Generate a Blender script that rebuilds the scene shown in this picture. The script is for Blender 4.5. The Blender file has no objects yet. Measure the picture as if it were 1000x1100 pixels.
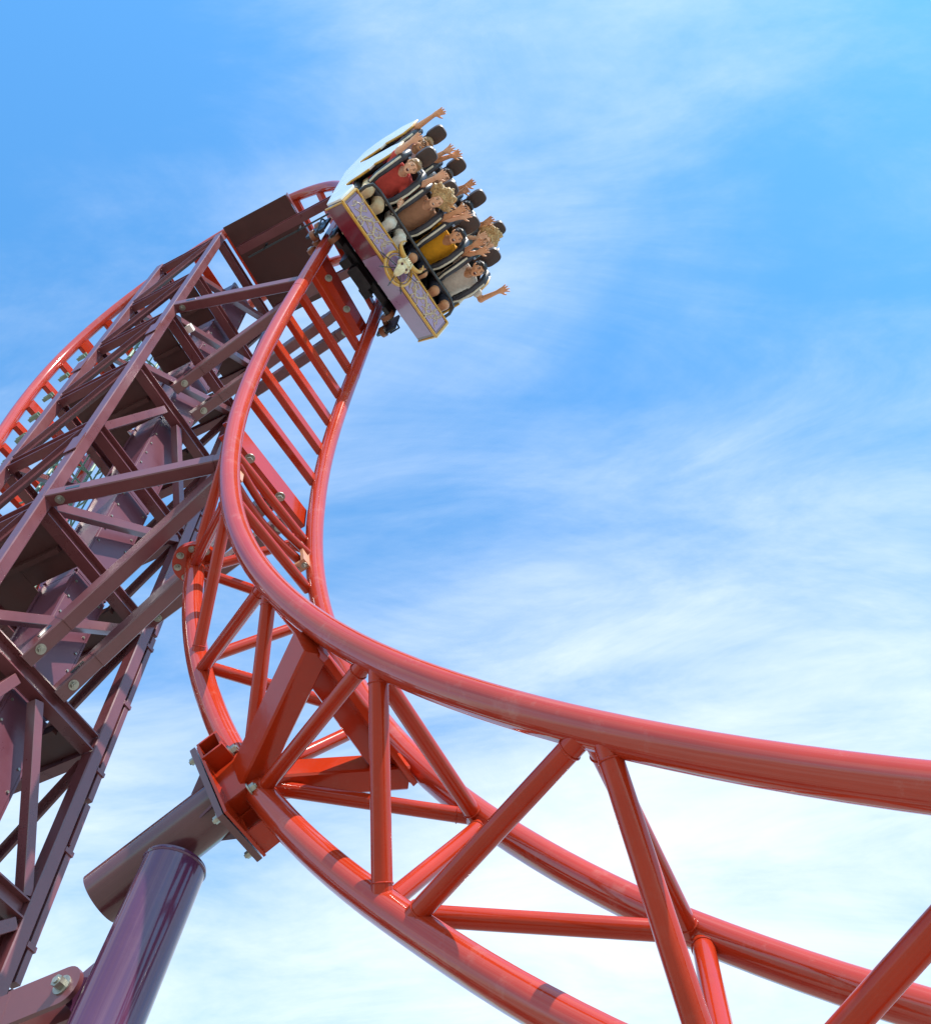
import bpy, bmesh, math, random
import numpy as np
from mathutils import Vector, Matrix
random.seed(7)
SC = bpy.context.scene
COL = SC.collection
R_ = math.radians

# ------------------------------------------------------------------ fitted geometry of the ride and camera
FPX, ELEV, ROLL = 1094.26, 1.02596, -0.02746
P0 = np.array([-1.61581, 3.70758, 13.22049])
PHI, TH0, HSP, DIA = -0.43803, -1.68952, 0.78203, 0.162
KN = np.array([-26.0, -16.0, -12.0, -9.0, -7.5, -6.0, -4.5, -3.0, 0.0, 2.0, 4.0, 6.0, 8.0, 9.5, 11.0, 12.5, 16.0, 22.0])
KV = np.array([0.01, 0.05, -0.05, -0.226, -0.282, -0.373, -0.65, -0.367, -0.0204, 0.01697, 0.07934,
               0.11809, 0.15831, 0.14115, 0.1036, 0.10263, 0.06144, 0.04549])
BKS = np.array([-3, 2, 5, 8, 11, 14.])
BKV = np.array([0.08081, -0.02966, -0.06376, -0.04831, 0.06701, 0.1213])
EX = np.array([math.cos(PHI), math.sin(PHI), 0.0])     # away from the tower, along the ride's plane
EN = np.array([-math.sin(PHI), math.cos(PHI), 0.0])    # across the track
EZ = np.array([0, 0, 1.0])
GROUND = -1.6

# ------------------------------------------------------------------ camera
cd = bpy.data.cameras.new('camera')
cam = bpy.data.objects.new('camera', cd); COL.objects.link(cam)
cd.sensor_fit = 'HORIZONTAL'; cd.sensor_width = 36.0; cd.lens = 36.0 * FPX / 1000.0
cd.clip_start = 0.05; cd.clip_end = 2000
fw = Vector((0, math.cos(ELEV), math.sin(ELEV))); up = Vector((0, -math.sin(ELEV), math.cos(ELEV))); rt = Vector((1, 0, 0))
r2 = rt * math.cos(ROLL) + up * math.sin(ROLL); u2 = -rt * math.sin(ROLL) + up * math.cos(ROLL)
cam.matrix_world = Matrix(((r2.x, u2.x, -fw.x, 0), (r2.y, u2.y, -fw.y, 0), (r2.z, u2.z, -fw.z, 0), (0, 0, 0, 1)))
SC.camera = cam

# ------------------------------------------------------------------ sun, sky, exposure
SUN_EL, SUN_AZ = R_(50), R_(-30)          # azimuth in the ride's own plan axes
sl = EX * math.cos(SUN_AZ) * math.cos(SUN_EL) + EN * math.sin(SUN_AZ) * math.cos(SUN_EL) + EZ * math.sin(SUN_EL)
sd = bpy.data.lights.new('sun', 'SUN'); sd.energy = 5.0; sd.angle = R_(0.55); sd.color = (1.0, 0.93, 0.84)
sun = bpy.data.objects.new('sun', sd); COL.objects.link(sun)
sun.rotation_euler = Vector(sl).to_track_quat('Z', 'Y').to_euler(); sun.location = (6, -8, 30)

W = bpy.data.worlds.new('World'); SC.world = W; W.use_nodes = True
nt = W.node_tree; nt.nodes.clear()
def wn(t, **kw):
    n = nt.nodes.new(t)
    for k, v in kw.items(): setattr(n, k, v)
    return n
def lk(a, b): nt.links.new(a, b)
def wmath(op, a, b=None, c=None):
    n = wn('ShaderNodeMath', operation=op)
    for i, v in enumerate((a, b, c)):
        if v is None: continue
        if hasattr(v, 'is_output'): lk(v, n.inputs[i])
        else: n.inputs[i].default_value = v
    return n.outputs[0]
out = wn('ShaderNodeOutputWorld'); bg = wn('ShaderNodeBackground'); bg.inputs[1].default_value = 0.124
sky = wn('ShaderNodeTexSky'); sky.sky_type = 'NISHITA'; sky.sun_disc = False
sky.sun_elevation = SUN_EL; sky.sun_rotation = math.atan2(sl[0], sl[1]); sky.air_density = 1.0; sky.dust_density = 0.6; sky.ozone_density = 1.6
tint = wn('ShaderNodeMix', data_type='RGBA', blend_type='MULTIPLY'); tint.inputs[0].default_value = 1.0
lk(sky.outputs[0], tint.inputs[6]); tint.inputs[7].default_value = (0.66, 1.60, 1.98, 1)
tc = wn('ShaderNodeTexCoord')
sep = wn('ShaderNodeSeparateXYZ'); lk(tc.outputs['Generated'], sep.inputs[0])
zz = wmath('ADD', wmath('MAXIMUM', sep.outputs[2], 0.0), 0.16)
cmb = wn('ShaderNodeCombineXYZ'); lk(wmath('DIVIDE', sep.outputs[0], zz), cmb.inputs[0]); lk(wmath('DIVIDE', sep.outputs[1], zz), cmb.inputs[1])
def cloud(scale, rot, sx, detail, rough, loc):
    mp = wn('ShaderNodeMapping'); lk(cmb.outputs[0], mp.inputs[0]); mp.inputs['Rotation'].default_value = (0, 0, R_(rot)); mp.inputs['Scale'].default_value = (sx, 1, 1); mp.inputs['Location'].default_value = loc
    nz = wn('ShaderNodeTexNoise'); lk(mp.outputs[0], nz.inputs[0]); nz.inputs['Scale'].default_value = scale; nz.inputs['Detail'].default_value = detail; nz.inputs['Roughness'].default_value = rough
    nz.inputs['Distortion'].default_value = 0.6
    return nz.outputs[0]
def ss(v, lo, hi):
    n = wn('ShaderNodeMapRange', interpolation_type='SMOOTHSTEP'); lk(v, n.inputs[0]); n.inputs[1].default_value = lo; n.inputs[2].default_value = hi
    return n.outputs[0]
c1 = cloud(1.8, 35, 0.4, 15, 0.60, (8.8, 0.4, 0))
c2 = cloud(7.0, 30, 0.40, 15, 0.66, (0.3, 5.2, 0))
# cloudier towards the horizon and the right-hand side of the sky, clearest up to the left
def dotv(x, y, z):
    n = wn('ShaderNodeVectorMath', operation='DOT_PRODUCT'); lk(tc.outputs['Generated'], n.inputs[0]); n.inputs[1].default_value = (x, y, z); return n.outputs['Value']
bank1 = ss(dotv(0.36, 0.72, 0.60), 0.86, 1.0)        # the bright bank low on the right
low = ss(sep.outputs[2], 0.97, 0.45)                  # veil thickening to the horizon
strk = ss(dotv(0.05, 0.05, 1.0), 0.93, 1.0)           # thin high streak near the zenith
dens = wmath('ADD', wmath('MULTIPLY', c1, 0.75), wmath('MULTIPLY', c2, 0.34))
dens = wmath('ADD', dens, wmath('MULTIPLY', bank1, 0.10))
dens = wmath('ADD', dens, wmath('MULTIPLY', low, 0.125))
dens = wmath('ADD', dens, wmath('MULTIPLY', strk, 0.08))
dens = wmath('SUBTRACT', dens, wmath('MULTIPLY', ss(dotv(-0.47, 0.06, 0.88), 0.90, 1.0), 0.16))
cov = wmath('MULTIPLY', ss(dens, 0.41, 0.96), 0.88)
cov = wmath('ADD', cov, 0.02)
mixc = wn('ShaderNodeMix', data_type='RGBA'); lk(cov, mixc.inputs[0]); lk(tint.outputs[2], mixc.inputs[6])
mixc.inputs[7].default_value = (6.2, 6.6, 6.9, 1)
lk(mixc.outputs[2], bg.inputs[0]); lk(bg.outputs[0], out.inputs[0])
SC.view_settings.view_transform = 'Standard'; SC.view_settings.look = 'None'
SC.view_settings.exposure = 0.68; SC.view_settings.gamma = 1.0
SC.render.engine = 'CYCLES'
SC.cycles.max_bounces = 6

# ------------------------------------------------------------------ materials
MATS = {}
def mat(name, col, rough=0.45, metal=0.0, coat=0.0, var=0.12, scale=6.0, bump=0.0, spec=0.5, dirt=0.0, dirtcol=(0.05, 0.035, 0.03), bscale=40, streak=None, scol=(0.5, 0.25, 0.2)):
    m = bpy.data.materials.new(name); m.use_nodes = True; t = m.node_tree; b = t.nodes['Principled BSDF']
    b.inputs['Roughness'].default_value = rough; b.inputs['Metallic'].default_value = metal
    b.inputs['Coat Weight'].default_value = coat; b.inputs['Coat Roughness'].default_value = 0.08
    b.inputs['Specular IOR Level'].default_value = spec
    tcn = t.nodes.new('ShaderNodeTexCoord')
    nz = t.nodes.new('ShaderNodeTexNoise'); nz.inputs['Scale'].default_value = scale; nz.inputs['Detail'].default_value = 6; nz.inputs['Roughness'].default_value = 0.65
    t.links.new(tcn.outputs['Object'], nz.inputs[0])
    mr = t.nodes.new('ShaderNodeMapRange'); t.links.new(nz.outputs[0], mr.inputs[0]); mr.inputs[1].default_value = 0.3; mr.inputs[2].default_value = 0.7
    mr.inputs[3].default_value = 1 - var; mr.inputs[4].default_value = 1 + var
    mx = t.nodes.new('ShaderNodeVectorMath'); mx.operation = 'SCALE'; mx.inputs[0].default_value = col; t.links.new(mr.outputs[0], mx.inputs['Scale'])
    src = mx.outputs[0]
    if dirt > 0:
        n2 = t.nodes.new('ShaderNodeTexNoise'); n2.inputs['Scale'].default_value = scale * 3.3; n2.inputs['Detail'].default_value = 10; n2.inputs['Roughness'].default_value = 0.72
        t.links.new(tcn.outputs['Object'], n2.inputs[0])
        m2 = t.nodes.new('ShaderNodeMapRange'); t.links.new(n2.outputs[0], m2.inputs[0]); m2.inputs[1].default_value = 0.56; m2.inputs[2].default_value = 0.74; m2.inputs[4].default_value = dirt
        mc = t.nodes.new('ShaderNodeMix'); mc.data_type = 'RGBA'; t.links.new(m2.outputs[0], mc.inputs[0]); t.links.new(src, mc.inputs[6]); mc.inputs[7].default_value = (*dirtcol, 1)
        src = mc.outputs[2]
    if streak:                                        # streaks along the tube: wear, plus pale reflections painted into the colour
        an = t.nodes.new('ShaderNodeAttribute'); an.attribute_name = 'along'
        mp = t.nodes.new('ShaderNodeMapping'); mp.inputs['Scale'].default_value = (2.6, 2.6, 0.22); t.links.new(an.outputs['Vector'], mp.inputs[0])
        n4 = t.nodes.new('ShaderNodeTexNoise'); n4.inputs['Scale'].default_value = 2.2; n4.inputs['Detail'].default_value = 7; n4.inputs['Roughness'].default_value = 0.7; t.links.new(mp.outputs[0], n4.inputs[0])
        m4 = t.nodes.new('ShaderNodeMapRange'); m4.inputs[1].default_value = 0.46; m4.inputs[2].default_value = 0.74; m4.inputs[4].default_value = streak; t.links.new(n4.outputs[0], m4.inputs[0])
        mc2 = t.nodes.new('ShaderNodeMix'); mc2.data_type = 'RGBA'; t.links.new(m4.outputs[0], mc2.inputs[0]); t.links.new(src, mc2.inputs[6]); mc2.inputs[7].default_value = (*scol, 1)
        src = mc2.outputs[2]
    t.links.new(src, b.inputs['Base Color'])
    rr = t.nodes.new('ShaderNodeMapRange'); t.links.new(nz.outputs[0], rr.inputs[0]); rr.inputs[1].default_value = 0.25; rr.inputs[2].default_value = 0.75
    rr.inputs[3].default_value = max(0.03, rough * 0.75); rr.inputs[4].default_value = min(1, rough * 1.3); t.links.new(rr.outputs[0], b.inputs['Roughness'])
    if bump > 0:
        n3 = t.nodes.new('ShaderNodeTexNoise'); n3.inputs['Scale'].default_value = bscale; n3.inputs['Detail'].default_value = 4
        t.links.new(tcn.outputs['Object'], n3.inputs[0])
        bp = t.nodes.new('ShaderNodeBump'); bp.inputs['Strength'].default_value = bump; bp.inputs['Distance'].default_value = 0.01
        t.links.new(n3.outputs[0], bp.inputs['Height']); t.links.new(bp.outputs[0], b.inputs['Normal'])
    MATS[name] = m
    return m
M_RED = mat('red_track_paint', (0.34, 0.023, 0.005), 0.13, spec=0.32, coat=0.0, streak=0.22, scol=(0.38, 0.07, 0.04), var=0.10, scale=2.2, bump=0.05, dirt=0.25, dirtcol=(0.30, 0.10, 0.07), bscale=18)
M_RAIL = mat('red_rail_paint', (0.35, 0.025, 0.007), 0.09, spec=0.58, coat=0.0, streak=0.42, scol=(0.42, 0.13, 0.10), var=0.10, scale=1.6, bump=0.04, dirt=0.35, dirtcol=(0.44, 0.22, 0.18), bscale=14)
M_MAR = mat('maroon_steel_paint', (0.125, 0.034, 0.038), 0.30, spec=0.7, coat=0.0, var=0.14, scale=2.5, dirt=0.25, dirtcol=(0.14, 0.07, 0.06), bscale=20)
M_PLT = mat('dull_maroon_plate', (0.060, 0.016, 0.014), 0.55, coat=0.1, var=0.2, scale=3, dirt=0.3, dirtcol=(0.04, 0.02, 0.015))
M_PUR = mat('glossy_purple_paint', (0.074, 0.020, 0.058), 0.11, coat=0.3, streak=0.45, scol=(0.17, 0.08, 0.10), var=0.10, scale=1.5, bump=0.03, dirt=0.2, dirtcol=(0.16, 0.07, 0.09), bscale=10)
M_STUB = mat('brown_maroon_gloss_paint', (0.092, 0.027, 0.030), 0.18, coat=0.2, var=0.12, scale=2, dirt=0.2, dirtcol=(0.14, 0.07, 0.06), streak=0.3, scol=(0.16, 0.070, 0.060))
M_SHAFT = mat('maroon_shaft_paint', (0.115, 0.036, 0.052), 0.34, spec=0.5, var=0.12, scale=2, dirt=0.3, dirtcol=(0.16, 0.08, 0.09))
M_BOLT = mat('zinc_bolt', (0.34, 0.33, 0.28), 0.40, metal=0.8, var=0.25, scale=30, dirt=0.4)
M_GALV = mat('galvanised_steel', (0.45, 0.46, 0.45), 0.5, metal=0.7, var=0.2, scale=12, dirt=0.3)
M_GREEN = mat('grey_green_ladder_paint', (0.16, 0.26, 0.20), 0.5, var=0.2, scale=9, dirt=0.4)
M_CARW = mat('pearl_white_car_paint', (0.80, 0.77, 0.70), 0.25, coat=0.8, var=0.04, scale=3)
M_CARM = mat('maroon_car_paint', (0.16, 0.014, 0.028), 0.22, coat=0.9, var=0.08, scale=3)
M_CARP = mat('lilac_car_paint', (0.30, 0.16, 0.27), 0.30, coat=0.6, var=0.10, scale=5)
M_GOLD = mat('golden_trim_paint', (0.56, 0.30, 0.04), 0.32, coat=0.4, var=0.12, scale=14)
M_PGOLD = mat('pale_gold_scroll_paint', (0.48, 0.36, 0.24), 0.42, var=0.2, scale=22)
M_BONE = mat('bone_cream_paint', (0.72, 0.60, 0.36), 0.5, var=0.25, scale=14, dirt=0.5, dirtcol=(0.35, 0.22, 0.07), bump=0.2)
M_BLACK = mat('black_seat_rubber', (0.018, 0.018, 0.022), 0.42, var=0.3, scale=20, bump=0.1)
M_SEATB = mat('dark_brown_headrest', (0.040, 0.022, 0.018), 0.5, var=0.25, scale=25, bump=0.15)
M_BLK2 = mat('black_bar_paint', (0.012, 0.013, 0.015), 0.25, coat=0.5, var=0.2)
M_STRAP = mat('silver_strap_trim', (0.62, 0.58, 0.46), 0.45, var=0.2, scale=25)
M_VEST = mat('restraint_vest_rubber', (0.030, 0.032, 0.045), 0.4, var=0.3, scale=30, bump=0.1)
M_WHEEL = mat('brown_polyurethane_tyre', (0.22, 0.075, 0.030), 0.5, var=0.2, scale=18)
M_MECH = mat('oily_dark_steel', (0.022, 0.023, 0.025), 0.4, metal=0.2, var=0.4, scale=25, dirt=0.4)
M_CONC = mat('pale_concrete_paving', (0.27, 0.25, 0.21), 0.9, var=0.15, scale=0.6, dirt=0.4, dirtcol=(0.25, 0.23, 0.2), bump=0.2, bscale=60)
def skin(n, c): return mat(n, c, 0.5, var=0.07, scale=12, spec=0.4)
SK1 = skin('fair_skin', (0.72, 0.39, 0.24)); SK2 = skin('tanned_skin', (0.64, 0.31, 0.16)); SK3 = skin('olive_skin', (0.60, 0.28, 0.14))
def cloth(n, c): return mat(n, c, 0.85, var=0.14, scale=14, bump=0.35, spec=0.2, bscale=26)
H_BR = mat('brown_hair', (0.055, 0.028, 0.014), 0.5, var=0.4, scale=40, bump=0.6, bscale=70)
H_DK = mat('black_hair', (0.018, 0.012, 0.010), 0.45, var=0.4, scale=40, bump=0.6, bscale=70)
H_BL = mat('blond_hair', (0.44, 0.28, 0.12), 0.5, var=0.65, scale=55, bump=0.8, bscale=60)
H_LB = mat('light_brown_hair', (0.30, 0.17, 0.075), 0.5, var=0.4, scale=35, bump=0.7, bscale=60)
M_MOUTH = mat('dark_mouth', (0.08, 0.012, 0.010), 0.4); M_EYEW = mat('eye_white', (0.5, 0.47, 0.43), 0.3); M_EYEB = mat('eye_iris', (0.02, 0.012, 0.008), 0.2)
M_TEETH = mat('teeth_white', (0.8, 0.76, 0.68), 0.3)
M_GLASS = mat('black_spectacle_frame', (0.012, 0.012, 0.014), 0.3)

# ------------------------------------------------------------------ mesh helpers (world coordinates)
def nrm(v):
    v = np.asarray(v, float); return v / max(1e-9, np.linalg.norm(v))
def wd(l):                                   # plan axes of the ride -> world
    return np.array([P0[0], P0[1], 0.0]) + EX * l[0] + EN * l[1] + EZ * l[2]
def wv(l): return EX * l[0] + EN * l[1] + EZ * l[2]
class MB:
    def __init__(s): s.v = []; s.f = []; s.uvw = {}
    def add(s, vs, fs):
        o = len(s.v); s.v += [tuple(map(float, p)) for p in vs]; s.f += [tuple(i + o for i in q) for q in fs]; return s
    def tube(s, pts, r, n=20, caps=True, frame=None):
        pts = [np.asarray(p, float) for p in pts]; m = len(pts)
        rs = r if hasattr(r, '__len__') else [r] * m
        T = [nrm(pts[min(i + 1, m - 1)] - pts[max(i - 1, 0)]) for i in range(m)]
        a = np.array([0, 0, 1.0]) if abs(T[0][2]) < 0.9 else np.array([1.0, 0, 0])
        if frame is not None: a = np.asarray(frame, float)
        a = nrm(a - T[0] * (a @ T[0])); vs = []
        for i in range(m):
            a = nrm(a - T[i] * (a @ T[i])); b = np.cross(T[i], a)
            for k in range(n):
                t = 2 * math.pi * k / n; vs.append(pts[i] + rs[i] * (math.cos(t) * a + math.sin(t) * b))
        fs = [(i * n + k, i * n + (k + 1) % n, (i + 1) * n + (k + 1) % n, (i + 1) * n + k) for i in range(m - 1) for k in range(n)]
        o = len(s.v); L_ = 0.0
        for i in range(m):
            if i: L_ += float(np.linalg.norm(pts[i] - pts[i - 1]))
            for k in range(n): s.uvw[o + i * n + k] = (math.cos(2 * math.pi * k / n), math.sin(2 * math.pi * k / n), L_)
        if caps: fs += [tuple(range(n - 1, -1, -1)), tuple((m - 1) * n + k for k in range(n))]
        return s.add(vs, fs)
    def bar(s, p, q, w, h, side, bev=0.0):    # box from p to q, width w along `side`, height h across
        p, q = np.asarray(p, float), np.asarray(q, float); t = nrm(q - p); a = np.asarray(side, float); a = nrm(a - t * (a @ t)); b = np.cross(t, a)
        if bev <= 0: prof = [(-w / 2, -h / 2), (w / 2, -h / 2), (w / 2, h / 2), (-w / 2, h / 2)]
        else:
            x, y, c = w / 2, h / 2, bev
            prof = [(-x + c, -y), (x - c, -y), (x, -y + c), (x, y - c), (x - c, y), (-x + c, y), (-x, y - c), (-x, -y + c)]
        return s.ext(prof, p, q, a, b)
    def ext(s, prof, p, q, a, b):
        n = len(prof); vs = [p + a * x + b * y for x, y in prof] + [q + a * x + b * y for x, y in prof]
        fs = [(k, (k + 1) % n, n + (k + 1) % n, n + k) for k in range(n)] + [tuple(range(n - 1, -1, -1)), tuple(range(n, 2 * n))]
        return s.add(vs, fs)
    def hbeam(s, p, q, depth, width, web_dir, tf=0.018, tw=0.014):   # flanges face +-web_dir
        p, q = np.asarray(p, float), np.asarray(q, float); t = nrm(q - p); a = np.asarray(web_dir, float); a = nrm(a - t * (a @ t)); b = np.cross(t, a)
        d, w = depth / 2, width / 2
        prof = [(-d, -w), (-d, w), (-d + tf, w), (-d + tf, tw / 2), (d - tf, tw / 2), (d - tf, w), (d, w), (d, -w), (d - tf, -w), (d - tf, -tw / 2), (-d + tf, -tw / 2), (-d + tf, -w)]
        n = 12; vs = [p + a * x + b * y for x, y in prof] + [q + a * x + b * y for x, y in prof]
        fs = [(k, (k + 1) % n, n + (k + 1) % n, n + k) for k in range(n)]
        for o, rv in ((0, True), (n, False)):
            for quad in ((0, 1, 2, 11), (2, 3, 10, 11), (3, 4, 9, 10), (4, 5, 8, 9), (5, 6, 7, 8)):
                z = tuple(o + k for k in quad); fs.append(z[::-1] if rv else z)
        return s.add(vs, fs)
    def hexa(s, c, ax, r, h, n=6):
        c = np.asarray(c, float); ax = nrm(ax); return s.tube([c - ax * h / 2, c + ax * h / 2], r, n)
    def torus(s, c, ax, R, r, n=36, m=10, squash=1.0):
        c = np.asarray(c, float); ax = nrm(ax); a = nrm(np.cross(ax, (0.3, 0.5, 0.8))); b = np.cross(ax, a); vs = []; fs = []
        for i in range(n):
            t = 2 * math.pi * i / n; d = math.cos(t) * a + math.sin(t) * b
            for k in range(m):
                u = 2 * math.pi * k / m; vs.append(c + d * (R + r * math.cos(u)) + ax * r * squash * math.sin(u))
        for i in range(n):
            for k in range(m): fs.append((i * m + k, i * m + (k + 1) % m, ((i + 1) % n) * m + (k + 1) % m, ((i + 1) % n) * m + k))
        return s.add(vs, fs)
    def ell(s, c, ax, n=16, m=10):            # ellipsoid with three axis vectors
        c = np.asarray(c, float); vs = [c + ax[2]]; fs = []
        for i in range(1, m):
            t = math.pi * i / m
            for k in range(n):
                u = 2 * math.pi * k / n; vs.append(c + ax[0] * math.sin(t) * math.cos(u) + ax[1] * math.sin(t) * math.sin(u) + ax[2] * math.cos(t))
        vs.append(c - ax[2]); e = len(vs) - 1
        for k in range(n):
            fs.append((0, 1 + k, 1 + (k + 1) % n)); fs.append((e, 1 + (m - 2) * n + (k + 1) % n, 1 + (m - 2) * n + k))
        for i in range(m - 2):
            for k in range(n): fs.append((1 + i * n + k, 1 + (i + 1) * n + k, 1 + (i + 1) * n + (k + 1) % n, 1 + i * n + (k + 1) % n))
        return s.add(vs, fs)
    def poly(s, pts, off):                    # extruded polygon: pts (world), thickness vector
        n = len(pts); pts = [np.asarray(p, float) for p in pts]; off = np.asarray(off, float)
        vs = pts + [p + off for p in pts]
        return s.add(vs, [tuple(range(n - 1, -1, -1)), tuple(range(n, 2 * n))] + [(k, (k + 1) % n, n + (k + 1) % n, n + k) for k in range(n)])
    def build(s, name, m, parent=None, angle=35, bevel=0.0):
        me = bpy.data.meshes.new(name); root = None
        off = np.zeros(3)
        if parent is not None:
            q = parent
            while q.parent: q = q.parent
            off = np.array(q.location)
        vs = [(p[0] - off[0], p[1] - off[1], p[2] - off[2]) for p in s.v] if parent is not None else s.v
        ms = m if isinstance(m, (list, tuple)) else [m]
        o = bpy.data.objects.new(name, me); COL.objects.link(o)
        if parent is None and vs:                   # a thing that is one mesh keeps its origin at its base
            a = np.array(vs); base = np.array([a[:, 0].mean(), a[:, 1].mean(), a[:, 2].min()]); o.location = base; vs = [tuple(x) for x in a - base]
        me.from_pydata(vs, [], s.f)
        bm = bmesh.new(); bm.from_mesh(me); bmesh.ops.recalc_face_normals(bm, faces=bm.faces[:]); bm.to_mesh(me); bm.free()
        for x in ms: me.materials.append(x)
        if s.uvw:
            at = me.attributes.new('along', 'FLOAT_VECTOR', 'POINT'); buf = np.zeros((len(me.vertices), 3), np.float32)
            if len(me.vertices) == len(s.v):
                for k, q in s.uvw.items(): buf[k] = q
            at.data.foreach_set('vector', buf.ravel())
        me.polygons.foreach_set('use_smooth', [True] * len(me.polygons)); me.set_sharp_from_angle(angle=R_(angle))
        if parent is not None: o.parent = parent
        if bevel > 0:
            md = o.modifiers.new('bevel', 'BEVEL'); md.width = bevel; md.segments = 2; md.limit_method = 'ANGLE'; md.angle_limit = R_(40)
        return o
def tag(o, label=None, cat=None, group=None, kind=None):
    if label: o['label'] = label
    if cat: o['category'] = cat
    if group: o['group'] = group
    if kind: o['kind'] = kind
    return o
def thing(name, loc, label, cat, group=None):
    o = bpy.data.objects.new(name, None); COL.objects.link(o); o.location = tuple(map(float, loc)); o.empty_display_size = 0.2
    return tag(o, label, cat, group)
def bolt(parent, c, ax, r=0.028, h=0.03, name='bolt'):
    mb = MB(); ax = nrm(ax); c = np.asarray(c, float)
    mb.tube([c - ax * 0.002, c + ax * 0.006], r * 1.55, 18); mb.hexa(c + ax * (0.006 + h / 2), ax, r, h)
    mb.tube([c + ax * h, c + ax * (h + 0.014)], r * 0.55, 12)
    return mb.build(name, M_BOLT, parent, 30)

# ------------------------------------------------------------------ the track's three lines
NSAMP = 2081
S_ = np.linspace(-26, 22, NSAMP); DS = S_[1] - S_[0]
kap = np.interp(S_, KN, KV)
th = np.concatenate([[0], np.cumsum((kap[1:] + kap[:-1]) / 2 * DS)]); th = th - np.interp(0, S_, th) + TH0
cx, sx_ = np.cos(th), np.sin(th)
LX = np.concatenate([[0], np.cumsum((cx[1:] + cx[:-1]) / 2 * DS)]); LZ = np.concatenate([[0], np.cumsum((sx_[1:] + sx_[:-1]) / 2 * DS)])
LX -= np.interp(0, S_, LX); LZ -= np.interp(0, S_, LZ)
def fr(s):
    """point on the left rail, on the right rail, tangent, inward (spine) normal, cross direction - all in world axes"""
    x, z, t = np.interp(s, S_, LX), np.interp(s, S_, LZ), np.interp(s, S_, th)
    b = np.interp(s, BKS, BKV)
    T = wv((math.cos(t), 0, math.sin(t))); m = wv((math.sin(t), 0, -math.cos(t)))
    n2 = math.cos(b) * EN + math.sin(b) * m; m2 = math.cos(b) * m - math.sin(b) * EN
    a = wd((x, 0, P0[2] + z)); return a, a + 1.2 * n2, T, m2, n2
def pA(s): return fr(s)[0]
def pB(s): return fr(s)[1]
def pC(s):
    a, b, T, m, n = fr(s); q = min(1, max(0, (s - 10.4) / 1.4)); return (a + b) / 2 + (HSP + 0.032 * q * q * (3 - 2 * q)) * m
RR = DIA / 2

# ================================================================== SETTING
g = MB(); g.add([(-150, -150, GROUND), (150, -150, GROUND), (150, 150, GROUND), (-150, 150, GROUND)], [(0, 1, 2, 3)])
tag(g.build('ground', M_CONC), 'pale concrete ground under the ride', 'ground', kind='structure')

# ================================================================== TRACK
track = thing('coaster_track', (*pC(13.0)[:2], GROUND), 'red tubular roller coaster track sweeping up from the right edge and over the top', 'track')
ss_all = np.arange(-25.9, 21.9, 0.16)
for fn in (pA, pB):
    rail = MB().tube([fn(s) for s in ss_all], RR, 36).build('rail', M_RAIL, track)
    for sj in (-14.0, -6.8, 1.95):                      # flush field joints with a pair of small studs
        j = MB(); p = fn(sj); T = fr(sj)[2]
        j.tube([p - T * 0.006, p + T * 0.006], RR + 0.002, 36)
        m = fr(sj)[3]
        j.tube([p + m * RR * 0.8, p + m * (RR + 0.03)], 0.014, 10)
        j.build('rail_joint', M_RAIL, rail)
sp = np.arange(6.05, 17.5, 0.14)
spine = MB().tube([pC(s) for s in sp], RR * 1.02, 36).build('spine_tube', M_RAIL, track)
# truss members
def strut(p, q, r=0.046, ra=0.0, rb=0.0, name='truss_strut'):
    p, q = np.asarray(p), np.asarray(q); t = nrm(q - p); p2, q2 = p + t * RR * 1.02, q - t * RR * 1.04
    mb = MB(); mb.tube([p, q], r, 24)
    for e, d in ((p2, 1), (q2, -1)):                                # weld bead
        o = e + d * t * 0.004; mb.torus(o, t, r + 0.001, 0.0045, 24, 6)
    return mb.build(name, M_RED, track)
TOP = [5.45, 6.83, 8.40, 9.79, 11.22, 12.78, 14.2, 15.6]
BOT = [6.12, 7.48, 8.96, 10.35, 12.0, 13.45, 14.9]
for i, sb in enumerate(BOT):
    for jj, stp in enumerate((TOP[i] + 0.05, TOP[i + 1] - 0.05)):
        for side in (0, 1):
            a = (pA, pB)[side](stp); c = pC(sb + (0 if i == 0 else ((-0.03, 0.15) if i < 4 else (-0.10, 0.06))[jj] if side == 0 else (-0.06, 0.0)[jj])) + fr(sb)[4] * (0.02 * (2 * side - 1))
            d = nrm(c - a)
            strut(a + fr(stp)[3] * 0.03, c, 0.048 if sb > 9 else 0.044, RR * 0.55, RR * 0.62)
for s in TOP[1:]:
    if abs(s - 6.83) < .1: continue
    m = fr(s)[3]
    strut(pA(s) + m * 0.03, pB(s) + m * 0.03, 0.046, RR * 0.7, RR * 0.7, 'cross_tube')
# plain rectangular cross ties of the ladder-like upper part and of the far leg
def tie(s, w=0.13, h=0.075, off=0.05, name='cross_tie'):
    a, b, T, m, n = fr(s); p, q = a + m * off + n * RR * 0.55, b + m * off - n * RR * 0.55
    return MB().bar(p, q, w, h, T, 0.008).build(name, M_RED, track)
for s in [0.55 + 0.65 * k for k in range(1, 7)]: tie(s)
for s in (-0.1, -0.8, -1.5, -2.2): tie(s)
for k in range(30):
    s = -2.9 - 0.70 * k
    if s > -24: tie(s, 0.15 if k % 3 else 0.24, 0.07, 0.09)
# small brake-fin holders on the outside of the far leg
for k in range(12):
    s = -9.6 - 0.70 * k; a, b, T, m, n = fr(s); mb = MB()
    for d in (0.03, 0.10):
        mb.bar(a + n * 0.16 + T * d + m * 0.10, a + n * 0.16 + T * d + m * 0.26, 0.05, 0.012, n)
    mb.build('fin_holder', M_GREEN, track)
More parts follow.
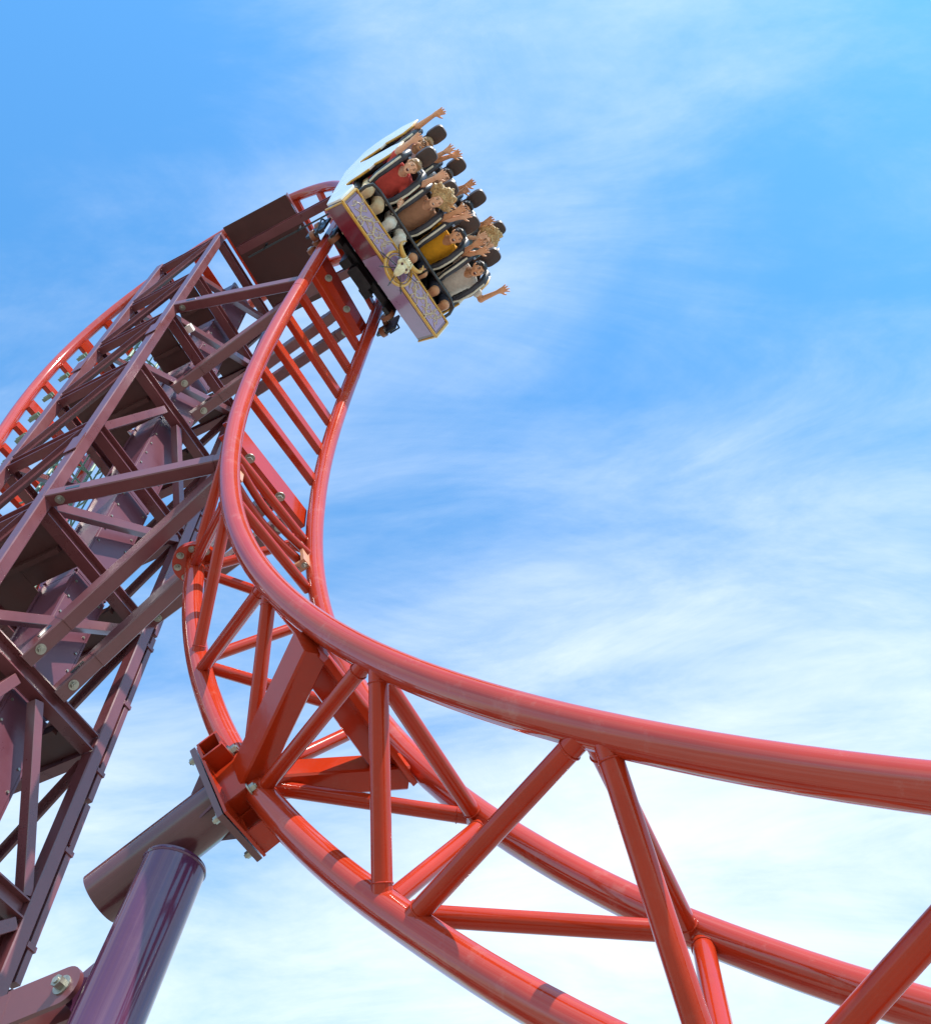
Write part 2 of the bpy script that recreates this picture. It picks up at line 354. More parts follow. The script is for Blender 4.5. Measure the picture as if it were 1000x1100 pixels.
# two bolted support brackets where the tower arms land
BRK = [0.55, 5.12]
for sb in BRK:
    a, b, T, m, n = fr(sb)
    p, q = a + m * 0.10 + n * 0.03, b + m * 0.10 - n * 0.03
    br = MB()
    br.bar(p, q, 0.30, 0.022, T)                                     # face plate
    br.bar(p + T * 0.14 + m * 0.05, q + T * 0.14 + m * 0.05, 0.022, 0.12, T)
    br.bar(p - T * 0.14 + m * 0.05, q - T * 0.14 + m * 0.05, 0.022, 0.12, T)
    bo = br.build('support_bracket', M_RED, track)
    for f in (0.28, 0.66):
        c = a + (b - a) * f + m * 0.12; l = MB()
        for d in (-0.075, 0.075):
            l.poly([c + n * d + T * 0.13 + m * 0.0, c + n * d + T * 0.13 + m * 0.16, c + n * d - T * 0.10 + m * 0.16, c + n * d - T * 0.13 + m * 0.0], n * 0.02)
        l.build('lug', M_RED, bo)
        bolt(bo, a + (b - a) * f + T * 0.152 + m * 0.10, T, 0.030, 0.035)
        bolt(bo, c + n * 0.098 + m * 0.10 - T * 0.02, n, 0.030, 0.035)
# clevis-ended stay between the rails just below the lower bracket
for s, kk in ((5.62, 0), (6.45, 2)):
    a, b, T, m, n = fr(s)
    MB().tube([a + m * 0.06 + n * RR * .6, b + m * 0.06 - n * RR * .6], 0.043, 22).build('cross_tube', M_RED, track)
a, b, T, m, n = fr(6.02)
st = MB(); st.tube([a + m * 0.08 + n * 0.10 + (b - a - 0.2 * n) * f + m * 0.05 * math.sin(math.pi * f) for f in np.linspace(0, 1, 14)], 0.04, 20)
st.tube([a + m * 0.0 + n * 0.10 + T * -0.07 + (b - a - 0.2 * n) * f + m * 0.05 * math.sin(math.pi * f) for f in np.linspace(0, 1, 14)], 0.034, 20)
sto = st.build('clevis_stay', M_RED, track)
for e, d in ((a, 1), (b, -1)):
    c = e + n * d * 0.12 + m * 0.03; mb = MB()
    mb.poly([c + T * 0.13 + n * 0.05, c + T * 0.13 - n * 0.05, c - T * 0.15 - n * 0.07, c - T * 0.15 + n * 0.07], m * -0.03)
    mb.bar(c + T * 0.12 - m * 0.02, c + T * 0.12 + m * 0.10, 0.09, 0.03, n)
    mb.build('clevis_plate', mat('tan_clevis', (0.50, 0.23, 0.13), 0.4, coat=.3) if 'tan_clevis' not in MATS else MATS['tan_clevis'], sto)
    for zc in (0.0, 0.075): bolt(sto, c + T * 0.138 + m * zc, T, 0.017, 0.018)
mb = MB(); pts = [b - n * 0.06 + T * 0.2 + m * .05, b - n * 0.16 + T * 0.2 + m * .12, b - n * 0.27 + T * 0.2 + m * .12, b - n * 0.30 + T * 0.1 + m * .10]
a5, b5, T5, m5, n5 = fr(5.75); mb.tube([b5 - n5 * (0.02 + 0.24 * f) + m5 * (0.05 + 0.07 * math.sin(f * 3.1)) + T5 * 0.05 * f for f in np.linspace(0, 1, 12)], 0.022, 14)
mb.build('conduit_loop', M_RED, track)
# bolted end flange of the spine
cF = pC(6.06); TF = fr(6.06)[2]; nF = EN; mF = np.cross(TF, nF)
fl = MB().tube([cF - TF * 0.03, cF - TF * 0.005], 0.19, 40).tube([cF - TF * 0.06, cF - TF * 0.034], 0.19, 40).build('end_flange', M_RED, track)
for k in range(8):
    t = 2 * math.pi * (k + 0.5) / 8; d = math.cos(t) * nF + math.sin(t) * mF
    bolt(fl, cF + d * 0.148 - TF * 0.005, TF, 0.020, 0.022)
# the triangular frame at the column: two box beams, a tie plate and the bolted saddle
SS = 8.96
a, b, T, m, n = fr(SS); c = pC(SS)
def boxbeam(p, q, w, h, side, nm='frame_beam'): return MB().bar(p, q, w, h, side, 0.012).build(nm, M_RED, track)
fA, fB = fr(9.2), fr(9.08); a, b = fA[0], fB[1]
fp, fq = a + m * 0.09 + n * 0.03, c - m * 0.06 - n * 0.05
boxbeam(fp, fq + m * 0.05, 0.20, 0.15, T)
boxbeam(b + m * 0.09 - n * 0.03, c - m * 0.06 + n * 0.05, 0.20, 0.15, T)
tp = MB(); tp.bar(a + m * 0.10 + n * 0.05, b + m * 0.10 - n * 0.05, 0.34, 0.035, T); tp.bar(a + m * 0.16 + n * 0.05, b + m * 0.16 - n * 0.05, 0.04, 0.14, T)
tp.build('tie_plate', M_RED, track)
sad = MB()
for d in (-1, 1):                                                # two short open box stubs across the spine
    o = c + m * 0.075 + n * 0.0 + T * 0.0
def openbox(mb, p, q, w, h, side, th_=0.014):
    p, q = np.asarray(p), np.asarray(q); t = nrm(q - p); a_ = nrm(side - t * (side @ t)); b_ = np.cross(t, a_)
    for sx, sy, ww, hh in ((0, h / 2 - th_ / 2, w, th_), (0, -h / 2 + th_ / 2, w, th_), (w / 2 - th_ / 2, 0, th_, h - 2 * th_), (-w / 2 + th_ / 2, 0, th_, h - 2 * th_)):
        o = a_ * sx + b_ * sy; mb.bar(p + o, q + o, ww, hh, a_)
AXS = nrm(wd((-0.70, 0.61, 3.64)) - c)                          # axis of the stub that carries the spine
TP = nrm(T - AXS * (T @ AXS)); NP = np.cross(AXS, TP); NP = NP * np.sign(NP @ EN)
FLD = 0.165                                                      # flange distance from the spine axis
for d in (-1, 1):
    o = c + AXS * (FLD - 0.085) + TP * (d * 0.26 - 0.02)
    openbox(sad, o - NP * (0.20 if d < 0 else -0.02), o + NP * 0.20, 0.16, 0.135, TP)
sad.bar(c + AXS * (FLD - 0.018) - NP * 0.19, c + AXS * (FLD - 0.018) + NP * 0.19, 0.70, 0.016, TP)
sad.bar(c + AXS * 0.08 - NP * 0.10, c + AXS * 0.08 + NP * 0.10, 0.30, 0.13, TP)
sdo = sad.build('saddle', M_RED, track)

# ================================================================== PURPLE COLUMN
cb = wd((-1.18, 0.61, GROUND)); ctop = wd((-0.262, 0.61, 3.66))
colm = thing('support_column', cb, 'leaning glossy purple round steel column bolted to the track spine', 'column')
fc = c + AXS * (FLD + 0.0)
stub_end = c + AXS * 0.98
MB().tube([c + AXS * (FLD + 0.03), stub_end], 0.152, 48).build('stub_tube', M_STUB, colm)
shaft = nrm(ctop - cb)
MB().tube([cb, ctop + shaft * 0.02], 0.168, 56).build('column_tube', M_PUR, colm)
MB().torus(ctop + shaft * 0.0, shaft, 0.165, 0.010, 48, 6).build('weld_bead', M_PUR, colm)
fpo = MB().bar(c + AXS * (FLD + 0.015) - TP * 0.37, c + AXS * (FLD + 0.015) + TP * 0.35, 0.38, 0.034, NP).build('flange_plate', M_STUB, colm)
for i in range(4):
    t = R_(45 + 90 * i); rib = MB(); d = math.cos(t) * TP + math.sin(t) * NP
    rib.poly([c + AXS * (FLD + 0.03) + d * 0.14, c + AXS * (FLD + 0.03) + d * 0.22, c + AXS * (FLD + 0.16) + d * 0.14], np.cross(d, AXS) * 0.012)
    rib.build('stiffener', M_PUR, fpo)
for tx in (-0.32, 0.30):
    for ny in (-0.15, 0.15):
        p = c + AXS * (FLD + 0.03) + TP * tx + NP * ny
        bolt(fpo, p, AXS, 0.021, 0.026)
        bolt(fpo, c + AXS * (FLD - 0.155) + TP * (tx * .70 - 0.03) + NP * ny * .6, -AXS, 0.026, 0.03)
bp = MB().bar(cb + EZ * 0.0, cb + EZ * 0.04, 0.7, 0.7, EX).build('base_plate', M_PUR, colm)
for i in range(8):
    t = 2 * math.pi * i / 8; bolt(bp, cb + EZ * 0.04 + 0.28 * (math.cos(t) * EX + math.sin(t) * EN), EZ, 0.03, 0.04)
# gusset for the link
pin = wd((-0.70, 0.61, 3.07)); zc = 3.07
cxl = -0.262 + (zc - 3.66) * (0.918 / 5.26)
gs = MB().poly([wd((cxl - 0.13, 0.60, zc + 0.20)), wd((-0.68, 0.60, zc + 0.085)), wd((-0.77, 0.60, zc + 0.0)), wd((-0.68, 0.60, zc - 0.085)), wd((cxl - 0.15, 0.60, zc - 0.26))], EN * 0.03)
gs.build('gusset', M_PUR, colm)
# ================================================================== LATTICE TOWER
XF, XB, NA, NB = -2.30, -3.42, -0.15, 1.40
LEV = [15.98] + [15.8 - 1.6 * k for k in range(1, 10)]
tower = thing('lattice_tower', wd(((XF + XB) / 2, (NA + NB) / 2, GROUND)), 'dark maroon steel lattice tower standing inside the loop of red track', 'tower')
for x, y in ((XF, NA), (XF, NB), (XB, NA), (XB, NB)):
    leg = MB().bar(wd((x, y, GROUND)), wd((x, y, 16.12)), 0.125, 0.115, EX, 0.009).build('leg', M_MAR, tower)
    for z in (12.0, 8.9, 5.4, 2.2):                           # splice plates
        sgn = -1 if y == NA else 1
        MB().bar(wd((x, y + sgn * 0.070, z - 0.16)), wd((x, y + sgn * 0.070, z + 0.16)), 0.15, 0.012, EX).build('splice_plate', M_MAR, leg)
    bpl = MB().bar(wd((x, y, GROUND)), wd((x, y, GROUND + 0.03)), 0.45, 0.45, EX).build('base_plate', M_MAR, leg)
def beam(p, q, d, w, up_, name='crossbeam'):
    return MB().hbeam(wd(p), wd(q), d, w, wv(up_), 0.014, 0.012).build(name, M_MAR, tower)
def brace(p, q, w=0.10, h=0.08, name='diagonal_brace'):
    P, Q = wd(p), wd(q); t = nrm(Q - P); sd_ = np.cross(t, EZ)
    mb = MB(); a_ = nrm(sd_); b_ = np.cross(t, a_)
    mb.bar(P, Q, w, 0.012, a_); mb.bar(P + b_ * h / 2, Q + b_ * h / 2, 0.012, h, a_)      # a tee section
    return mb.build(name, M_MAR, tower)
def boxbrace(p, q, w=0.09, h=0.09, name='diagonal_brace'):
    return MB().bar(wd(p), wd(q), w, h, np.cross(nrm(wd(q) - wd(p)), EX + 0.01), 0.004).build(name, M_MAR, tower)
for k, z in enumerate(LEV):
    big = z in (LEV[3], LEV[6])
    beam((XF, NA + 0.065, z), (XF, NB - 0.065, z), 0.17 if big else 0.15, 0.12, (0, 0, 1))
    beam((XB, NA + 0.065, z), (XB, NB - 0.065, z), 0.14, 0.11, (0, 0, 1))
    beam((XF - 0.07, NA, z), (XB + 0.07, NA, z), 0.15, 0.10, (0, 0, 1))
    beam((XF - 0.07, NB, z), (XB + 0.07, NB, z), 0.15, 0.10, (0, 0, 1))
    if k + 1 < len(LEV):
        z2 = LEV[k + 1]
        mid = (NA + NB) / 2
        if k in (3, 6):                                        # chevrons under the beams that carry the arms
            boxbrace((XF, NA + 0.08, z2 + 0.10), (XF, mid - 0.18, z - 0.12)); boxbrace((XF, NB - 0.08, z2 + 0.10), (XF, mid + 0.08, z - 0.12))
        else:
            boxbrace((XF, NA + 0.08, z2 + 0.10), (XF, NB - 0.08, z - 0.12))
        brace((XB + 0.08, NA - 0.02, z2 + 0.10), (XF - 0.08, NA - 0.02, z - 0.14), 0.10, 0.07)
        brace((XB + 0.08, NB, z2 + 0.12), (XF - 0.08, NB, z - 0.12), 0.10, 0.07)
        boxbrace((XB, NA + 0.08, z2 + 0.12), (XB, NB - 0.08, z - 0.12), 0.07, 0.07)
# riveted box shaft inside the tower
SX, SN, SW = -2.64, 0.76, 0.40
zs = sorted([GROUND] + LEV)
for i in range(len(zs) - 1):
    z0, z1 = zs[i], zs[i + 1]
    sh = MB().bar(wd((SX, SN, z0 + 0.004)), wd((SX, SN, z1 - 0.004)), SW, SW, EX, 0.006)
    for d in (-1, 1):
        for q_ in (-1, 1): sh.bar(wd((SX + d * (SW / 2 - 0.02), SN + q_ * (SW / 2 + 0.010), z0 + 0.02)), wd((SX + d * (SW / 2 - 0.02), SN + q_ * (SW / 2 + 0.010), z1 - 0.02)), 0.035, 0.02, EX)
    so = sh.build('box_shaft', M_SHAFT, tower)
    rv = MB()
    for j in range(7):
        zz_ = z0 + 0.12 + j * (z1 - z0 - 0.24) / 6
        for d in (-0.165, 0.165): rv.hexa(wd((SX + SW / 2 + 0.004, SN + d, zz_)), EX, 0.012, 0.012, 10)
    rv.build('rivets', M_BOLT, so)
# floor plates, seen from below
def plate(x0, x1, y0, y1, z, nm='floor_plate'):
    mb = MB(); hx0, hx1, hy0, hy1 = SX - SW / 2 - 0.05, SX + SW / 2 + 0.05, SN - SW / 2 - 0.05, SN + SW / 2 + 0.05
    def r(a0, a1, b0, b1):
        if a1 - a0 > 0.02 and b1 - b0 > 0.02: mb.bar(wd(((a0 + a1) / 2, b0, z)), wd(((a0 + a1) / 2, b1, z)), a1 - a0, 0.012, EX)
    if x0 < hx0: r(x0, hx0 - 0.003, y0, y1)
    r(max(x0, hx0), min(x1, hx1), y0, hy0 - 0.003); r(max(x0, hx0), min(x1, hx1), hy1 + 0.003, y1)
    if x1 > hx1: r(hx1 + 0.003, x1, y0, y1)
    for yb in (y0 + 0.35, y1 - 0.3): mb.bar(wd((x0 + 0.02, yb, z - 0.046)), wd((x1 - 0.02, yb, z - 0.046)), 0.05, 0.07, EN)
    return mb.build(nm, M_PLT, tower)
for k, xe in ((1, -2.8), (2, -2.8), (3, -3.30), (5, -3.30), (6, -2.95), (7, -3.3), (9, -3.3)):
    plate(xe, XF - 0.07, NA + 0.06, NB - 0.06, LEV[k] - 0.02)
# head deck reaching out towards the drop, with its beam
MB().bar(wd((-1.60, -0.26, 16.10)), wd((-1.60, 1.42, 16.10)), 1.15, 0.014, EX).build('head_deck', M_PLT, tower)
MB().bar(wd((-1.015, -0.26, 16.16)), wd((-1.015, 1.42, 16.16)), 0.012, 0.10, EX).build('deck_edge', M_MAR, tower)
beam((-2.0, 0.08, 15.66), (0.35, 0.08, 15.75), 0.14, 0.13, (0, 0, 1), 'head_beam')
beam((-2.0, 1.15, 15.66), (0.35, 1.15, 15.75), 0.14, 0.13, (0, 0, 1), 'head_beam')
cb_ = MB().tube([wd((-1.9, 0.22, 15.56)), wd((0.1, 0.2, 15.62))], 0.014, 10)
for xx in (-1.6, -1.0, -0.4): cb_.bar(wd((xx, 0.21, 15.53)), wd((xx, 0.21, 15.80)), 0.03, 0.02, EX)
cb_.build('cable_conduit', M_MECH, tower)
# cable ladder running down the outer side of the right near leg
cd_ = MB()
z = GROUND
while z < 15.0:
    z1 = min(z + random.uniform(1.5, 2.6), 15.2)
    cd_.bar(wd((XF + 0.02, NB + 0.105, z)), wd((XF + 0.02, NB + 0.105, z1 - 0.05)), 0.075, 0.055, EX, 0.004); z = z1
z = GROUND + 0.4
while z < 15: cd_.bar(wd((XF + 0.02, NB + 0.05, z)), wd((XF + 0.02, NB + 0.140, z)), 0.095, 0.04, EX); z += 0.8
cd_.build('cable_duct', M_MAR, tower)
for x, y in ((-3.1, 1.1), (-3.0, 1.2), (-3.25, 0.9)):
    MB().tube([wd((x, y, GROUND)), wd((x, y, 15.5))], 0.007, 8).build('cable', M_GALV, tower)
# white flood-lamp boxes and fixings seen at the near faces
for (x, y, z) in ((XF - 0.02, NA + 0.32, LEV[2] + 0.22),):
    MB().bar(wd((x - 0.12, y, z)), wd((x + 0.12, y, z)), 0.10, 0.08, EN, 0.01).build('junction_box', M_CARW, tower)

# ================================================================== PINNED ARMS BETWEEN TOWER AND TRACK
def arm(p, q, label, w=0.13, h=0.15, fork0=True, grp='maroon box arms pinned between tower and track'):
    P, Q = wd(p) if len(p) == 3 and not isinstance(p, np.ndarray) else p, wd(q) if not isinstance(q, np.ndarray) else q
    P = np.asarray(P, float); Q = np.asarray(Q, float)
    t = nrm(Q - P); sd_ = nrm(EN - t * (EN @ t)); up_ = np.cross(t, sd_)
    L_ = np.linalg.norm(Q - P)
    o = thing('support_arm', (P + Q) / 2, label, 'support arm', grp)
    MB().bar(P + t * 0.34, Q - t * 0.20, w, h, sd_, 0.010).build('box_tube', M_MAR, o)
    for e, d in ((P, 1), (Q, -1)):
        LL = 0.36 if d == 1 else 0.22
        f = MB()
        f.bar(e - t * d * 0.07, e + t * d * (LL - 0.004), w * 0.97, h * 0.86, sd_, 0.008)
        fo = f.build('fork', M_MAR, o)
        for s_ in (-1, 1): bolt(fo, e + t * d * 0.07 + up_ * s_ * (h * 0.43), up_ * s_, 0.028, 0.025, 'pin')
        if d == 1: MB().bar(e + t * 0.13 - sd_ * (w * 0.487), e + t * 0.26 - sd_ * (w * 0.487), 0.004, h * 0.32, sd_).build('slot', M_BLK2, fo)
    return o
for sb, zl, zi, nm in ((BRK[0], 12.87, 11.44, 'upper'), (BRK[1], 7.92, 6.32, 'lower')):
    a, b, T, m, n = fr(sb)
    def tgt(f, dm=0.24): return a + (b - a) * f + m * dm
    tx = 'just below the train' if nm == 'upper' else 'above the spine flange'
    arm((XF + 0.08, NA + 0.02, zl), tgt(0.28, 0.26), 'maroon level box arm from the left tower leg to the track %s' % tx)
    arm((XF + 0.08, NB - 0.02, zl), tgt(0.90, 0.26), 'half hidden maroon arm, rightmost of the four reaching the track %s' % tx)
    arm((XF + 0.08, 0.42, zi), tgt(0.30, 0.24), 'upper of two parallel sloping maroon box arms meeting the track %s' % tx)
    arm((XF + 0.08, 0.83, zi), tgt(0.68, 0.24), 'lower of two parallel sloping maroon box arms meeting the track %s' % tx)
# link between the purple column and the tower
lp, lq = wd((-2.22, 0.61, 2.98)), pin
t = nrm(lq - lp); sd_ = EN; up_ = np.cross(t, sd_)
lk_ = thing('tower_link', (lp + lq) / 2, 'maroon forked link with a big hex bolt joining the purple column to the tower', 'link')
MB().bar(lp, lq - t * 0.34, 0.15, 0.19, sd_, 0.008).build('box_tube', M_MAR, lk_)
for s_ in (-1, 1):
    pts = [lq - t * 0.36 + up_ * 0.10, lq - t * 0.36 - up_ * 0.10] + [lq + 0.10 * (math.cos(u) * t + math.sin(u) * up_) for u in np.linspace(-math.pi / 2, math.pi / 2, 14)]
    fo = MB().poly([p + sd_ * (s_ * 0.06 - 0.014) for p in pts], sd_ * 0.028).build('fork', M_MAR, lk_)
    bolt(fo, lq + sd_ * s_ * 0.076, sd_ * s_, 0.032, 0.04, 'pin')
# ================================================================== SERVICE LADDER BEHIND
lad = thing('service_ladder', wd((-3.85, 0.62, GROUND)), 'grey-green service ladder with hooped rails seen through the tower', 'ladder')
for d in (-0.22, 0.22):
    MB().tube([wd((-3.85, 0.66 + d, GROUND)), wd((-3.85, 0.66 + d, 15.6))], 0.022, 12).build('stile', M_GREEN, lad)
rg = MB()
z = GROUND + 0.3
while z < 15.5: rg.tube([wd((-3.85, 0.44, z)), wd((-3.85, 0.88, z))], 0.014, 8); z += 0.3
rg.build('rungs', M_GREEN, lad)
hp = MB(); z = 1.0
while z < 15.5:
    hp.tube([wd((-3.85 + 0.42 * math.sin(u), 0.66 - 0.30 * math.cos(u), z)) for u in np.linspace(0, math.pi, 12)], 0.012, 8); z += 0.8
for u in (0.6, 1.2, 1.9, 2.5):
    hp.tube([wd((-3.85 + 0.42 * math.sin(u), 0.66 - 0.30 * math.cos(u), 1.0)), wd((-3.85 + 0.42 * math.sin(u), 0.66 - 0.30 * math.cos(u), 15.4))], 0.010, 8)
hp.build('safety_cage', M_GREEN, lad)

# ================================================================== TRAIN CAR (axes: lateral w, forward f, up u)
a, b, T, m, n = fr(0.0)
CO = (a + b) / 2
T_l = wv((math.cos(TH0), 0, math.sin(TH0))); N_l = wv((-math.sin(TH0), 0, math.cos(TH0)))
CW = nrm(EN + 0.11 * N_l); CU = nrm(N_l - CW * (N_l @ CW)); CF = np.cross(CW, CU); CF = CF * np.sign(CF @ T_l)
def cc(w, f, u): return CO + CW * w + CF * f + CU * u
def cv(w, f, u): return CW * w + CF * f + CU * u
car = thing('coaster_car', CO, 'two-row roller coaster car with lilac and gold nose plunging head first down the track', 'roller coaster car')
HWL, HWR = -0.97, 1.05
def pan(pts, off, name, m_, parent=car, bev=0.0): return MB().poly([cc(*p) for p in pts], cv(*off)).build(name, m_, parent, 30, bev)
# nose: upper panel (lilac), lower panel (maroon), floor
nose_prof = [(0.80, 0.70), (0.54, 0.84), (0.44, 0.80), (0.44, 0.42), (0.62, 0.40)]
pan([(HWL, f, u) for f, u in nose_prof], (HWR - HWL, 0, 0), 'nose', M_CARM, bev=0.012)
def onp(wl, v, e=0.004):      # point on the slanted upper nose panel: v 0 at the ridge, 1 at the top edge
    f, u = 0.80 + (0.54 - 0.80) * v, 0.70 + (0.84 - 0.70) * v
    return cc(wl, f + e * 0.447, u + e * 0.894)
nn = nrm(cv(0, 0.447, 0.894))
MB().poly([onp(HWL + 0.05, 0.10), onp(HWR - 0.05, 0.10), onp(HWR - 0.05, 0.92), onp(HWL + 0.05, 0.92)], nn * 0.006).build('nose_panel', M_CARP, car)
lp0 = lambda wl, v, e=0.004: cc(wl, 0.80 - 0.18 * v + e * 0.78, 0.70 - 0.30 * v - e * 0.62)
ln = nrm(cv(0, 0.78, -0.62))
MB().poly([lp0(HWL + 0.75, 0.10), lp0(HWR - 0.05, 0.10), lp0(HWR - 0.05, 0.95), lp0(HWL + 0.75, 0.95)], ln * 0.005).build('chin_reflection', M_CARP, car)  # lilac reflection on the right of the maroon chin, painted as a panel
tr = MB()
for (p, q, r) in ((cc(HWL, 0.802, 0.70), cc(HWR, 0.802, 0.70), 0.020), (cc(HWL, 0.54, 0.845), cc(HWR, 0.54, 0.845), 0.016),
                  (cc(HWL, 0.802, 0.70), cc(HWL, 0.54, 0.845), 0.018), (cc(HWR, 0.802, 0.70), cc(HWR, 0.54, 0.845), 0.018),
                  (cc(HWL, 0.802, 0.70), cc(HWL, 0.62, 0.40), 0.014), (cc(HWR, 0.802, 0.70), cc(HWR, 0.62, 0.40), 0.014)): tr.tube([p, q], r, 14)
tr.build('gold_trim', M_GOLD, car)
# scrollwork: curling vines on both halves of the nose panel
def scroll(w0, w1, seed):
    rnd = random.Random(seed); mb = MB(); N_ = 60; L_ = w1 - w0
    def P(w, v, e=0.012): return onp(w, v, e)
    mb.tube([P(w0 + L_ * i / N_, 0.5 + 0.20 * math.sin(i / N_ * 5.2 * math.pi)) for i in range(N_ + 1)], [0.009 * (0.45 + math.sin(math.pi * i / N_)) for i in range(N_ + 1)], 8)
    for k in range(19):
        x = w0 + L_ * (k + 0.6) / 19.5; up2 = 1 if k % 2 else -1; R = rnd.uniform(0.045, 0.075); y = 0.5 + 0.20 * math.sin((k + .6) / 19.5 * 5.2 * math.pi)
        pts = []
        for j in range(22):
            u = j / 21 * 4.6; r = R * (1 - j / 26)
            pts.append(P(x + r * math.sin(u) * (1 if k % 3 else -1), y + up2 * (R * 0.9 - r * math.cos(u)) / 0.36))
        mb.tube(pts, [0.0065 * (1 - 0.6 * j / 21) for j in range(22)], 6)
        mb.tube([P(x, y), P(x + rnd.uniform(-.05, .05), y + up2 * 0.22), P(x + rnd.uniform(-.09, .09), y + up2 * 0.36)], [0.006, 0.012, 0.003], 6)
    return mb.build('scrollwork', M_PGOLD, car)
scroll(HWL + 0.10, -0.20, 3); scroll(0.30, HWR - 0.10, 5)
# emblem: gold spoked ring, horned skull and crossed dark lances
EC = cc(0.06, 0.80, 0.80); en = nn; eu = nrm(cv(0, -0.894, 0.447))
emb = MB().torus(EC, en, 0.215, 0.018, 44, 10)
emb.torus(EC, en, 0.175, 0.008, 44, 8)
emo = emb.build('emblem_ring', M_GOLD, car)
ln_ = MB()
for ang in (18, 52, 97, 135):
    d = math.cos(R_(ang)) * CW + math.sin(R_(ang)) * eu
    ln_.tube([EC - d * 0.33 + en * 0.02, EC + d * 0.30 + en * 0.035], [0.006, 0.006], 8); ln_.tube([EC - d * 0.33 + en * 0.02, EC - d * 0.27 + en * 0.022], [0.002, 0.014], 8)
ln_.build('lances', M_BLK2, emo)
sk = MB(); kx, ky, kz = CW, eu, en
sc_ = EC + en * 0.06 + eu * 0.03
sk.ell(sc_ + ky * 0.03, (kx * 0.085, ky * 0.095, kz * 0.075), 20, 14)
sk.tube([sc_ + ky * 0.00, sc_ - ky * 0.08 + kz * .015, sc_ - ky * 0.16 + kz * .01, sc_ - ky * 0.20], [0.075, 0.060, 0.045, 0.022], 16)
for d in (-1, 1):
    sk.ell(sc_ + kx * d * 0.07 - ky * 0.01 + kz * .02, (kx * 0.03, ky * 0.05, kz * 0.03), 12, 8)
    sk.tube([sc_ - ky * 0.16 + kx * d * 0.022 + kz * 0.03, sc_ - ky * 0.205 + kx * d * .02 + kz * .01], [0.014, 0.004], 8)
for j in range(5): sk.tube([sc_ + ky * 0.10 + kx * (j - 2) * 0.025 + kz * 0.06, sc_ + ky * 0.0 + kx * (j - 2) * 0.035 + kz * 0.075], [0.007, 0.012], 8)
sko = sk.build('skull', M_BONE, emo)
ey = MB()
for d in (-1, 1): ey.ell(sc_ + kx * d * 0.045 - ky * 0.045 + kz * 0.062, (kx * 0.017, ky * 0.020, kz * 0.014), 12, 8)
ey.build('eye_socket', M_MOUTH, sko)
hn = MB()
for d in (-1, 1): hn.tube([sc_ + ky * 0.09 + kx * d * 0.06 + kx * d * 0.17 * math.sin(u) * 0.9 + ky * 0.19 * (u / 2.2) ** 1.5 + kz * 0.02 for u in np.linspace(0, 2.2, 12)], [0.034 * (1 - i / 12.5) + 0.003 for i in range(12)], 12)
hn.build('horns', M_GOLD, sko)
# sides with scooped door openings
def side_prof():
    return [(0.60, 0.44), (0.80, 0.70), (0.54, 0.84), (0.40, 0.80), (0.20, 0.66), (0.06, 0.61), (0.01, 0.66), (0.02, 0.80), (0.0, 0.95), (-0.10, 1.02), (-0.05, 1.12), (-0.04, 1.28), (-0.16, 1.38), (-0.36, 1.40), (-0.52, 1.22),
            (-0.72, 0.80), (-0.86, 0.64), (-0.98, 0.60), (-1.02, 0.66), (-1.01, 0.80), (-1.03, 0.92), (-1.13, 1.0), (-1.07, 1.12), (-1.0, 1.30), (-1.10, 1.42), (-1.36, 1.46), (-1.56, 1.22), (-1.66, 0.84), (-1.56, 0.56), (-0.93, 0.36), (0.1, 0.40)]
SP = side_prof()
for wl, th_ in ((HWL - 0.050, 0.034), (HWR + 0.001, 0.034)):
    so = pan([(wl, f, u) for f, u in SP], (th_, 0, 0), 'side_panel', M_CARW, bev=0.008)
    for seg in (SP[5:9], SP[9:14], SP[17:21], SP[21:26]):
        MB().tube([cc(wl + th_ / 2, f, u + 0.004) for f, u in seg], 0.016, 12).build('gold_trim', M_GOLD, so)
    # maroon inner wing behind the trim
    for f0 in (0.0, -1.08):
        MB().poly([cc(wl + th_ / 2, f0 - 0.08, 1.12), cc(wl + th_ / 2, f0 - 0.09, 1.27), cc(wl + th_ / 2, f0 - 0.2, 1.35), cc(wl + th_ / 2, f0 - 0.34, 1.35), cc(wl + th_ / 2, f0 - 0.42, 1.1)],
                  cv(0.05 if wl < 0 else -0.05, 0, 0)).build('wing_lining', M_CARM, so)
pan([(HWL, -1.60, 0.44), (HWR, -1.60, 0.44), (HWR, 0.60, 0.42), (HWL, 0.60, 0.42)], (0, 0, 0.05), 'floor', M_CARM)
pan([(HWL, -1.62, 0.48), (HWR, -1.62, 0.48), (HWR, -1.50, 1.20), (HWL, -1.50, 1.20)], (0, -0.04, 0), 'rear_panel', M_CARW)
# belly pan
bl = MB().poly([cc(HWL + 0.1, f, u) for f, u in ((0.56, 0.415), (0.2, 0.26), (-1.0, 0.22), (-1.55, 0.40))], cv(HWR - HWL - 0.2, 0, 0)); bl.build('belly_pan', M_CARM, car)
# black bar along the front of the cockpit
br = MB(); bar_pts = [(-0.92, 0.50, 0.84), (-0.93, 0.50, 0.95), (-0.90, 0.47, 1.03), (-0.80, 0.45, 1.05), (0.0, 0.44, 1.03), (0.82, 0.45, 1.03), (0.93, 0.47, 1.00), (0.97, 0.50, 0.92), (0.97, 0.52, 0.84)]
br.tube([cc(*p) for p in bar_pts], 0.022, 12)
for w in (-0.3, 0.35): br.tube([cc(w, 0.44, 1.03), cc(w, 0.42, 0.84)], 0.014, 10)
br.build('grab_bar', M_BLK2, car)
